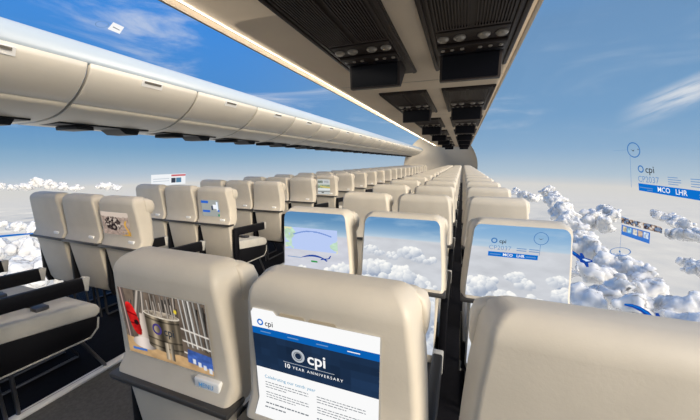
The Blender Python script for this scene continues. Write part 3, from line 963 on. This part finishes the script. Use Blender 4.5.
flat('logo_ring', ring2d(0.147 - ox + 0.012, 1.112, 0.008, 0.0135), g(0), E_RING, up)
flat('lettering', shift2d(text2d('cpi', 0.026, 0.0004), 0.172 - ox + 0.008, 1.110), g(0), E_DGREY, up)
flat('lettering', shift2d(text2d('CP2037', 0.030, -0.0002), 0.137 - ox, 1.077), g(0), E_PALE, up)
for k in range(4): flat('text_line', rect2d(0.255 - ox + 0.05 * (k % 2), 1.070 + 0.010 * (k // 2), 0.255 - ox + 0.05 * (k % 2) + 0.04, 1.074 + 0.010 * (k // 2)), g(0), E_PALE, up)
flat('banner', zrows(0.137 - ox, 1.034, 0.343 - ox, 1.057, 1), g(0), E_BLUE, up)
flat('lettering', shift2d(text2d('MCO   LHR', 0.018, 0.0004), 0.200 - ox, 1.0455), g(1), E_WHITE, up)
for a_, b_ in ((0.145, 0.19), (0.295, 0.335)): flat('text_line', rect2d(a_ - ox, 1.043, b_ - ox, 1.047), g(1), E_PALE, up)
flat('marker_ring', ring2d(0.347 - ox, 1.137, 0.0265, 0.029), g(0), E_RING, up)
flat('plane_icon', poly2d([(0.335 - ox, 1.139), (0.345 - ox, 1.135), (0.357 - ox, 1.139), (0.346 - ox, 1.132)]), g(0), E_DGREY, up)
flat('pointer', rect2d(0.3465 - ox, 1.057, 0.3480 - ox, 1.108), g(0), E_RING, up)
s = seats[('R', 1, 'aisle')]
up = cover(s, sky_pic(280, 280, 0.36, [(0.86, 0.93, 0.12, 40), (0.70, 1.0, 0.08, 26), (0.3, 1.0, 0.07, 26), (0.97, 0.9, 0.1, 26)], 13, top=(88, 138, 182), low=(206, 208, 218), asp=1.1), None)
W, H = 110, 50
x, y = grid(W, H)
mp = np.ones((H, W, 3)) * rgb(186, 204, 244)
ln = fbm2(x * 5, y * 3, 17)
land = ((x + 0.35 * (ln - 0.5) + 0.10 * y < 0.20) | (x - 0.5 * (ln - 0.5) - 0.12 * (1 - y) > 0.86)) & (ln > 0.30)
mp[land] = (rgb(186, 214, 190) * (0.9 + 0.25 * fbm2(x * 12, y * 7, 5))[..., None])[land]
mp[land & (ln > 0.60)] = rgb(225, 225, 180)
rt = abs(y - (0.30 - 0.16 * np.sin(np.pi * np.clip((x - 0.17) / 0.72, 0, 1)) + 0.15 * np.clip(0.35 - x, 0, 1))) < 0.028
mp[rt & (x > 0.17) & (x < 0.89)] = rgb(120, 150, 215)
flat_map = picture('map', mp, on_seat(-0.200, 0.145, 0.955, 1.092, 0.0040), up)
sw = strip2d([(-0.10 + 0.02 * k, 0.905 + 0.026 * math.sin(math.pi * k / 9)) for k in range(10)], [(-0.10 + 0.02 * k, 0.903 + 0.016 * math.sin(math.pi * k / 9)) for k in range(10)])
flat('swoosh', sw, g(0), E_DBLUE, up)
flat('plane_icon', join2d(poly2d([(0.03, 0.902), (0.09, 0.915), (0.092, 0.920), (0.04, 0.912)]), poly2d([(0.082, 0.917), (0.096, 0.936), (0.102, 0.936), (0.094, 0.918)]), poly2d([(0.05, 0.910), (0.072, 0.896), (0.076, 0.899), (0.064, 0.913)])), g(0), E_DBLUE, up)
flat('badge', rect2d(-0.03, 0.884, 0.012, 0.894), g(0), E_GREEN, up)
flat('text_line', rect2d(-0.19, 0.902, -0.10, 0.906), g(0), E_PALE, up)

# --- small screens of the seats across the aisle
def mach_pic(W=160, H=100):
    x, y = grid(W, H)
    n = fbm2(x * 11, y * 9, 41, 4); n2 = fbm2(x * 22, y * 16, 12, 3)
    img = np.ones((H, W, 3)) * rgb(170, 150, 138) * (0.7 + 0.5 * n2)[..., None]
    put(img, y < 0.16 + 0.1 * n, rgb(206, 190, 176))
    eng = ((x - 0.40) / 0.34) ** 2 + ((y - 0.50) / 0.34) ** 2 < 0.75 + 0.6 * (n - 0.5)
    img[eng] = (rgb(92, 78, 74) * (0.3 + 1.2 * n2)[..., None])[eng]
    put(img, eng & (n2 > 0.62), rgb(200, 186, 172)); put(img, eng & (n2 < 0.36), rgb(26, 20, 22))
    put(img, ((x - 0.42) / 0.11) ** 2 + ((y - 0.66) / 0.13) ** 2 < 1, rgb(40, 32, 34))
    put(img, ((x - 0.42) / 0.05) ** 2 + ((y - 0.66) / 0.06) ** 2 < 1, rgb(150, 136, 126))
    put(img, (abs(x - 0.88 - 0.05 * np.sin(y * 9)) < 0.03) & (y > 0.35), rgb(214, 164, 70))
    put(img, (x > 0.68) & (y > 0.82) & (n > 0.42), rgb(190, 146, 66))
    return shrink(img)
s = seats[('L', 1, 'aisle')]
sc = picture('screen', mach_pic(), on_seat(-0.195, 0.125, 0.900, 1.085), s)
frame_strip(sc, -0.195, 0.125, 0.900, 1.085, 0.004, 0.003, BEZ)
s = seats[('L', 2, 'aisle')]
ip = np.ones((48, 54, 3)) * rgb(160, 164, 160)
x, y = grid(54, 48)
put(ip, (x < 0.40) & (y > 0.06) & (y < 0.20), rgb(40, 100, 205)); put(ip, (x > 0.06) & (x < 0.46) & (y > 0.62) & (y < 0.76), rgb(40, 100, 205))
put(ip, (abs(x - 0.74) < 0.10) & (y > 0.28) & (y < 0.52), rgb(245, 248, 252)); put(ip, (abs(x - 0.88) < 0.05) & (y > 0.10) & (y < 0.62), rgb(235, 244, 255))
put(ip, (abs(x - 0.60) < 0.05) & (y > 0.36) & (y < 0.60), rgb(40, 60, 90)); put(ip, (abs(x - 0.95) < 0.06) & (y > 0.58) & (y < 0.68), rgb(50, 110, 210))
put(ip, (abs(x - 0.94) < 0.05) & (y > 0.84) & (y < 0.96), rgb(50, 140, 100))
picture('screen', ip, on_seat(-0.155, 0.09, 0.885, 1.065), s)
s = seats[('L', 5, 'aisle')]
ip = np.ones((70, 54, 3)) * rgb(198, 202, 200)
x, y = grid(54, 70)
n = fbm2(x * 12, y * 12, 8)
m = (y > 0.08) & (y < 0.26) & (x > 0.05) & (x < 0.42); ip[m] = (rgb(120, 130, 120) * (0.5 + n)[..., None])[m]
m = (y > 0.10) & (y < 0.24) & (x > 0.48) & (x < 0.9); ip[m] = (rgb(200, 205, 210) * (0.6 + 0.6 * n)[..., None])[m]
m = (y > 0.36) & (y < 0.60); ip[m] = (rgb(150, 165, 140) * (0.6 + 0.8 * n)[..., None])[m]
m = m & (abs(y - 0.46 - 0.1 * x) < 0.05) & (x > 0.2); ip[m] = rgb(206, 190, 110)
put(ip, (y > 0.80) & (y < 0.84), rgb(90, 95, 95)); put(ip, (y > 0.62) & (y < 0.70), rgb(230, 232, 230)); put(ip, (x > 0.3) & (x < 0.5) & (y > 0.86) & (y < 0.92), rgb(50, 50, 52))
picture('screen', ip, on_seat(-0.165, 0.10, 0.835, 1.125), s)

# ------------------------------------------------------------------ graphics glowing on the clear walls
RW = CR - 0.008
def on_right(k=0):
    r = RW - 0.0015 * k
    def f_(q, sa):   # q: metres towards the rear from y=0 (so that text reads left to right), sa: arc height
        a = sa / 2.44
        return (CX + r * math.cos(a), -q, CZ + r * math.sin(a))
    return f_
def bend(shape): return shape
t = tag(empty('flight_display', (0.86, 2.05, 1.40)), 'blue flight information graphic with ring and destination banner on the clear wall', 'screen graphic')
def wr(name, shape, m, k=0, parent=None):
    p = parent
    f_ = on_right(k); l = Vector(p.location)
    return flat(name, shape, lambda u, v: tuple(Vector(f_(u, v)) - l), m, p)
wr('marker_ring', shift2d(ring2d(0, 0, 0.0375, 0.0435, 36), -2.062, 0.666, 1.5, 0.97), E_RING, 0, t)
wr('plane_icon', join2d(poly2d([(-2.088, 0.672), (-2.070, 0.664), (-2.052, 0.668), (-2.068, 0.657)]), rect2d(-2.020, 0.664, -2.012, 0.671)), E_DGREY, 0, t)
wr('pointer', join2d(poly2d([(-2.142, 0.455), (-2.138, 0.455), (-2.105, 0.640), (-2.109, 0.640)]), rect2d(-2.30, 0.668, -2.130, 0.6695)), E_PALE, 0, t)
wr('logo_ring', shift2d(ring2d(0, 0, 0.0130, 0.0200, 30), -2.022, 0.563, 1.4, 1.0), E_RING, 0, t)
wr('lettering', shift2d(text2d('cpi', 0.050, 0.0004), -1.982, 0.560, 1.4, 1.0), E_DGREY, 0, t)
wr('lettering', shift2d(text2d('CP2037', 0.046, 0.0), -2.062, 0.508, 1.28, 1.0), E_PALE, 0, t)
for k in range(8): wr('text_line', rect2d(-1.805 + 0.15 * (k % 2), 0.497 + 0.0105 * (k // 2), -1.805 + 0.15 * (k % 2) + (0.09 if k % 3 else 0.07), 0.5005 + 0.0105 * (k // 2)), E_PALE, 0, t)
wr('banner', rect2d(-2.062, 0.445, -1.30, 0.485), E_BLUE, 0, t)
wr('lettering', shift2d(text2d('MCO   LHR', 0.034, 0.0002), -1.890, 0.466, 1.25, 1.0), E_WHITE, 1, t)
for a_ in ((-2.05, 0.463, -1.93, 0.467), (-1.98, 0.453, -1.93, 0.456), (-1.61, 0.466, -1.42, 0.470), (-1.61, 0.456, -1.54, 0.459)): wr('text_line', rect2d(*a_), E_PALE, 1, t)

t = tag(empty('place_display', (0.93, 2.1, 1.05)), 'photo strip and blue thumbnail panel above an outlined ground ellipse on the clear wall', 'screen graphic')
def tilt(sh): return [(u, v + 0.27 * (u + 2.262)) for u, v in sh[0]], sh[1]
def wr_pic(name, img, q0, q1, s1, s0, k, p):
    f_ = on_right(k); l = Vector(p.location)
    return picture(name, img, lambda u, v: tuple(Vector(f_(q0 + (q1 - q0) * u, s1 + (s0 - s1) * v + 0.062 * (q1 - q0) * u)) - l), p)
x, y = grid(72, 8)
n = fbm2(x * 16, y * 3, 77)
ip = np.ones((8, 72, 3)) * rgb(176, 150, 130); ip[n > 0.5] = rgb(60, 52, 60); ip[n > 0.62] = rgb(120, 140, 170); ip[n < 0.36] = rgb(225, 220, 215)
wr_pic('photo_strip', ip, -2.272, -1.865, 0.259, 0.226, 0, t)
x, y = grid(60, 16)
ip = np.ones((16, 60, 3)) * rgb(60, 120, 205)
n = fbm2(x * 20, y * 5, 12)
for k in range(5):
    m = (abs(x - 0.12 - 0.19 * k) < 0.075) & (y > 0.12) & (y < 0.62)
    ip[m] = (np.array([rgb(210, 200, 170), rgb(150, 190, 210), rgb(225, 220, 210), rgb(170, 150, 130), rgb(190, 205, 225)][k]) * (0.5 + n)[..., None])[m]
wr_pic('thumbnail_panel', ip, -2.262, -1.965, 0.216, 0.155, 0, t)
wr('marker_ellipse', tilt(ring2d(-2.262, 0.046, 0.115, 0.127, 40, 0.215)), E_RING, 0, t)
wr('pin', join2d(ring2d(-2.262, 0.046, 0.0, 0.012, 12, 0.6), rect2d(-2.2635, 0.050, -2.2605, 0.225)), E_RING, 0, t)
wr('text_line', rect2d(-2.268, 0.262, -2.18, 0.267), E_PALE, 0, t)

def airplane_graphic(g_, label):
    q0, s0 = g_['body'][0]
    t = tag(empty('airplane_graphic', (0.93, -q0, CZ + s0)), label, 'screen graphic', 'airplane graphics')
    wr('swoosh', strip2d(g_['up'], g_['lo']), E_DBLUE, 0, t)
    wr('swoosh_glint', strip2d([(a * 0.8 + c * 0.2, b * 0.8 + d * 0.2) for (a, b), (c, d) in zip(g_['up'], g_['lo'])][:5], [(a * 0.5 + c * 0.5, b * 0.5 + d * 0.5) for (a, b), (c, d) in zip(g_['up'], g_['lo'])][:5]), E_BLUE, 1, t)
    wr('plane_icon', join2d(poly2d(g_['body']), poly2d(g_['tail']), poly2d(g_['wing'])), E_DBLUE, 0, t)
    wr('plane_body', poly2d(g_['glint']), E_ICE, 1, t)
    wr('badge', poly2d(g_['badge']), E_GREEN, 0, t)
    return t
airplane_graphic({'up': [(-3.44, -0.239), (-3.302, -0.204), (-3.167, -0.183), (-3.04, -0.168), (-2.92, -0.162), (-2.808, -0.158)], 'lo': [(-3.43, -0.252), (-3.288, -0.223), (-3.164, -0.209), (-3.047, -0.2), (-2.936, -0.195), (-2.833, -0.191)], 'body': [(-2.857, -0.19), (-2.79, -0.152), (-2.624, -0.124), (-2.61, -0.135), (-2.729, -0.186), (-2.825, -0.205)], 'tail': [(-2.838, -0.184), (-2.872, -0.143), (-2.824, -0.129), (-2.75, -0.148)], 'wing': [(-2.77, -0.187), (-2.698, -0.204), (-2.656, -0.19), (-2.683, -0.159)], 'badge': [(-3.23, -0.26), (-3.078, -0.251), (-3.083, -0.281), (-3.235, -0.291)], 'glint': [(-2.8, -0.172), (-2.748, -0.152), (-2.637, -0.136), (-2.719, -0.166)]}, 'blue swoosh and airplane graphic on the wall beside the seat with flight banner')
airplane_graphic({'up': [(-2.1, -0.223), (-2.026, -0.191), (-1.953, -0.171), (-1.881, -0.163), (-1.818, -0.169), (-1.781, -0.179)], 'lo': [(-2.094, -0.233), (-2.017, -0.208), (-1.942, -0.194), (-1.877, -0.192), (-1.831, -0.196), (-1.795, -0.203)], 'body': [(-1.813, -0.18), (-1.785, -0.149), (-1.701, -0.135), (-1.685, -0.14), (-1.736, -0.175), (-1.79, -0.195)], 'tail': [(-1.813, -0.18), (-1.828, -0.145), (-1.807, -0.134), (-1.777, -0.15)], 'wing': [(-1.768, -0.172), (-1.741, -0.198), (-1.723, -0.188), (-1.721, -0.156)], 'badge': [(-1.961, -0.237), (-1.9, -0.222), (-1.891, -0.24), (-1.951, -0.255)], 'glint': [(-1.786, -0.166), (-1.753, -0.151), (-1.705, -0.142), (-1.747, -0.165)]}, 'blue swoosh and airplane graphic just above the blank corner seat back')

# card on the far side wall
t = tag(empty('news_card', (-3.9, 3.13, 1.2)), 'small white card with two pictures glowing above the grey seats', 'screen graphic')
W, H = 70, 30
x, y = grid(W, H)
ip = np.ones((H, W, 3)) * rgb(240, 243, 246)
put(ip, (x > 0.55) & (y > 0.36) & (y < 0.80) & (x < 0.68), rgb(60, 66, 80)); put(ip, (x > 0.70) & (y > 0.36) & (y < 0.80) & (x < 0.86), rgb(86, 130, 160))
put(ip, (x > 0.55) & (y > 0.06) & (y < 0.22), rgb(205, 110, 115)); put(ip, (x < 0.5) & (x > 0.05) & ((abs(y - 0.4) < 0.03) | (abs(y - 0.6) < 0.03)), rgb(200, 208, 216))
a0 = math.pi - math.asin((1.215 - CZ) / 2.44)
def lw(u, v):
    z = 1.308 - 0.012 - 0.155 * v; a = math.pi - math.asin((z - CZ) / 2.44)
    return (CX + (CR - 0.01) * math.cos(a) + 3.9, 2.86 + 0.54 * u - 3.13, z - 1.2)
picture('panel', ip, lw, t)
t = tag(empty('swoosh_graphic', (-3.9, 1.4, 0.79)), 'thin blue swoosh line glowing low on the wall among white clouds', 'screen graphic')
def lw2(u, v):
    a = math.pi - math.asin((v - CZ) / 2.44)
    return (CX + (CR - 0.01) * math.cos(a) + 3.9, u - 1.4, v - 0.79)
flat('stroke', strip2d([(1.20 + 0.06 * k, 0.815 + 0.012 * math.sin(math.pi * k / 8) - 0.006 * k) for k in range(9)], [(1.20 + 0.06 * k, 0.806 - 0.0055 * k) for k in range(9)]), lw2, E_BLUE, t)
# sign and ring on the skylight
def skz(x):
    tt = (x + 1.80) / (-3.12 + 1.80)
    return 2.53 + 0.09 * math.sin(math.pi * tt) - 0.12 * tt - 0.006
t = tag(empty('skylight_sign', (-2.65, 1.76, 2.56)), 'small white tilted sign and pale ring glowing on the blue skylight', 'screen graphic')
fk = lambda u, v: (u + 2.65, v - 1.76, skz(u) - 2.56)
flat('plate', poly2d([(-2.59, 1.725), (-2.60, 1.812), (-2.714, 1.847), (-2.708, 1.753)]), fk, E_WHITE, t)
flat('text_line', poly2d([(-2.642, 1.755), (-2.655, 1.812), (-2.665, 1.815), (-2.655, 1.758)]), lambda u, v: (u + 2.65, v - 1.76, skz(u) - 2.563), E_GREY, t)
flat('marker_ring', ring2d(-2.675, 1.695, 0.045, 0.053, 30, 0.75), fk, E_PALE, t)

# ------------------------------------------------------------------ cumulus clouds far outside
def cloud_mat():
    m = bpy.data.materials.new('cloud_white'); m.use_nodes = True
    t = m.node_tree; t.nodes.clear()
    mx = t.nodes.new('ShaderNodeBsdfPrincipled')
    mx.inputs['Base Color'].default_value = (0.68, 0.665, 0.64, 1); mx.inputs['Roughness'].default_value = 1.0
    mx.inputs['Specular IOR Level'].default_value = 0.0
    mx.inputs['Subsurface Weight'].default_value = 1.0; mx.inputs['Subsurface Radius'].default_value = (1.0, 1.0, 1.0)
    mx.inputs['Subsurface Scale'].default_value = 5.0
    # thin ragged edges, and a base faded out to imitate haze
    lw_ = t.nodes.new('ShaderNodeLayerWeight'); lw_.inputs[0].default_value = 0.5
    co = t.nodes.new('ShaderNodeTexCoord')
    nz_ = noise(co.outputs['Object'], 0.30, 8, 0.65, tree=t)
    e = M('SUBTRACT', M('SUBTRACT', 1.0, lw_.outputs['Facing'], tree=t), M('MULTIPLY', M('SUBTRACT', nz_, 0.5, tree=t), 0.9, tree=t), tree=t)
    al = smooth(e, 0.02, 0.60, tree=t)
    sp = t.nodes.new('ShaderNodeSeparateXYZ'); t.links.new(co.outputs['Generated'], sp.inputs[0])
    hz = smooth(M('ADD', sp.outputs[2], M('MULTIPLY', M('SUBTRACT', nz_, 0.5, tree=t), 0.7, tree=t), tree=t), 0.0, 0.35, tree=t)
    al = M('MULTIPLY', M('MULTIPLY', al, hz, tree=t), 0.88, tree=t)  # overall see-through share imitates haze by lowering cloud contrast
    tr = t.nodes.new('ShaderNodeBsdfTransparent')
    m2 = t.nodes.new('ShaderNodeMixShader'); t.links.new(al, m2.inputs[0]); t.links.new(tr.outputs[0], m2.inputs[1]); t.links.new(mx.outputs[0], m2.inputs[2])
    o = t.nodes.new('ShaderNodeOutputMaterial'); t.links.new(m2.outputs[0], o.inputs[0])
    return m
CLOUD = cloud_mat()
_ico = {}
def ico(sub):
    if sub not in _ico:
        bm = bmesh.new(); bmesh.ops.create_icosphere(bm, subdivisions=sub, radius=1.0)
        bm.verts.ensure_lookup_table()
        _ico[sub] = (np.array([v.co[:] for v in bm.verts]), np.array([[v.index for v in f_.verts] for f_ in bm.faces]))
        bm.free()
    return _ico[sub]
def cloud(name, lumps, seed, label, group=None, vox=0.07, per=7, rough=0.8):
    """lumps: (x, y, z, r) in metres; clumps of puffs fused into one skin, then billowed outwards"""
    rnd = random.Random(seed)
    V, F = ico(3)
    vs, fs, off = [], [], 0
    c0 = np.array([sum(l[k] for l in lumps) / len(lumps) for k in range(3)])
    rm = sum(l[3] for l in lumps) / len(lumps)
    for (x, y, z, r) in lumps:
        for k in range(per):
            if k == 0: c, rr = np.array([x, y, z]), r * 0.8
            else:
                u = rnd.uniform(-0.3, 1.0); a = rnd.uniform(0, 2 * math.pi); w = math.sqrt(1 - u * u)
                d = r * rnd.uniform(0.45, 0.8)
                c = np.array([x + d * w * math.cos(a) * 1.2, y + d * w * math.sin(a) * 1.2, z + d * u * 0.75]); rr = r * rnd.uniform(0.3, 0.55)
            vs.append(V * (rr * 0.9) + c - c0); fs.append(F + off); off += len(V)
    def mesh(v, f_):
        me = bpy.data.meshes.new(name)
        me.vertices.add(len(v)); me.vertices.foreach_set('co', v.astype(np.float32).ravel())
        me.loops.add(len(f_) * 3); me.loops.foreach_set('vertex_index', f_.astype(np.int32).ravel())
        me.polygons.add(len(f_)); me.polygons.foreach_set('loop_start', np.arange(0, len(f_) * 3, 3, dtype=np.int32))
        me.update(calc_edges=True)
        return me
    raw = mesh(np.concatenate(vs), np.concatenate(fs))
    o = link(bpy.data.objects.new(name, raw))
    md = o.modifiers.new('fuse', 'REMESH'); md.mode = 'VOXEL'; md.voxel_size = rm * vox
    sm = o.modifiers.new('soften', 'SMOOTH'); sm.iterations = 4
    me = bpy.data.meshes.new_from_object(o.evaluated_get(bpy.context.evaluated_depsgraph_get()))
    o.modifiers.clear(); o.data = me; bpy.data.meshes.remove(raw); me.name = name
    n = len(me.vertices)
    co = np.empty(n * 3, np.float32); me.vertices.foreach_get('co', co); co = co.reshape(-1, 3).astype(float)
    q0 = (co + c0) / rm
    for ax in range(3):
        co[:, ax] += rm * (0.9 * (vnoise3(q0 * 0.8, seed + 20 + ax) - 0.5) + 0.5 * (vnoise3(q0 * 1.9, seed + 30 + ax) - 0.5))
    me.vertices.foreach_set('co', co.astype(np.float32).ravel()); me.update()
    for fq, amp, sd_ in ((1.0, 0.34, 1), (2.1, 0.24, 2), (4.6, 0.13, 3), (10.0, 0.07, 4)):
        nr = np.empty(n * 3, np.float32); me.vertices.foreach_get('normal', nr); nr = nr.reshape(-1, 3)
        pq = (co + c0) * (fq / rm)
        pq = pq + 0.8 * np.stack([vnoise3(pq * 0.9, seed + 40 + k_) - 0.5 for k_ in range(3)], 1)
        h_ = billow(pq, seed + sd_) - 0.42
        co = co + nr * (rm * amp * h_ * (rough if fq > 2 else 1.0))[:, None]
        me.vertices.foreach_set('co', co.astype(np.float32).ravel()); me.update()
    me.polygons.foreach_set('use_smooth', np.ones(len(me.polygons), bool))
    me.materials.clear(); me.materials.append(CLOUD)
    o.location = tuple(c0)
    return tag(o, label, 'cloud', group)
#CLOUDS#
cloud('cumulus_cloud', [(121.8, 516.4, -45.2, 10.9), (99.2, 392.3, -43.9, 11.8), (87.6, 321.7, -44.6, 11.0), (77.7, 265.7, -45.5, 10.1), (70.5, 221.9, -46.3, 9.2), (67.6, 193.0, -47.4, 8.3), (66.7, 172.8, -48.6, 7.2), (75.9, 176.2, -49.6, 6.3), (74.7, 161.0, -49.1, 6.5), (72.2, 143.6, -49.4, 6.1), (70.2, 128.5, -49.7, 5.8), (57.2, 138.8, -48.9, 6.9), (58.7, 158.1, -49.3, 6.8), (58.8, 126.2, -49.1, 6.5), (69.8, 118.0, -50.5, 5.1), (66.9, 109.1, -50.8, 4.9), (45.2, 132.4, -51.3, 5.4), (50.9, 170.5, -51.9, 5.2)], 41, 'long bright cumulus bank sloping down behind the seat with flight banner', 'clouds outside')
cloud('cumulus_cloud', [(115.5, 331.9, -48.3, 7.7), (128.8, 351.3, -45.9, 9.3), (132.8, 338.4, -48.4, 7.4), (98.6, 296.9, -50.1, 6.4), (106.8, 286.0, -49.0, 7.1)], 43, 'small cumulus puff between the long bank and the photo strip', 'clouds outside')
cloud('cumulus_cloud', [(174.9, 349.8, -47.6, 7.3), (164.8, 318.2, -47.8, 7.1), (159.2, 293.2, -48.0, 6.8), (152.7, 268.9, -47.6, 6.9), (144.7, 270.7, -50.1, 5.5)], 44, 'grey topped cumulus tower beyond the photo strip, below the blue banner', 'clouds outside')
cloud('cumulus_cloud', [(116.3, 210.9, -53.0, 3.6), (113.3, 198.0, -51.8, 4.3), (110.8, 186.7, -51.3, 4.6)], 45, 'detached ragged cumulus by the frame edge, below the tower cloud', 'clouds outside')
cloud('cumulus_cloud', [(88.2, 570.4, -50.1, 7.3), (84.6, 502.3, -48.1, 8.9), (88.1, 470.8, -48.8, 8.2), (99.6, 485.4, -51.4, 6.0)], 46, 'tiny distant cumulus just above the seat row by the clear wall', 'clouds outside')
cloud('cumulus_cloud', [(-843.5, 313.1, -46.8, 7.8), (-795.7, 311.0, -47.2, 7.7), (-750.6, 309.2, -45.7, 8.9), (-799.3, 351.0, -42.4, 11.4), (-727.8, 336.4, -43.4, 10.9), (-685.0, 333.4, -45.7, 9.4), (-664.3, 340.9, -47.5, 8.2)], 47, 'low line of white cumulus on the horizon beyond the grey seats', 'clouds outside')
cloud('cumulus_cloud', [(-663.4, 379.6, -48.8, 7.6), (-648.5, 385.2, -46.8, 9.2), (-614.0, 378.0, -49.1, 7.5)], 49, 'tiny white cumulus on the horizon above the gap between seat rows', 'clouds outside')
cloud('cumulus_cloud', [(-362.7, 129.3, -50.9, 5.0), (-335.9, 128.4, -50.4, 5.5), (-305.7, 126.2, -50.8, 5.4), (-251.2, 88.7, -47.8, 7.1), (-246.1, 94.2, -48.8, 6.7), (-220.4, 91.1, -48.9, 6.8), (-236.5, 105.5, -50.9, 5.5), (-190.2, 68.2, -47.4, 7.6), (-172.0, 68.4, -47.9, 7.6), (-168.8, 75.9, -48.3, 7.5), (-185.0, 92.8, -51.0, 5.7), (-233.0, 75.5, -47.9, 7.0)], 48, 'bright white cloud field low outside, behind the seats under the bins', 'clouds outside', rough=0.55)
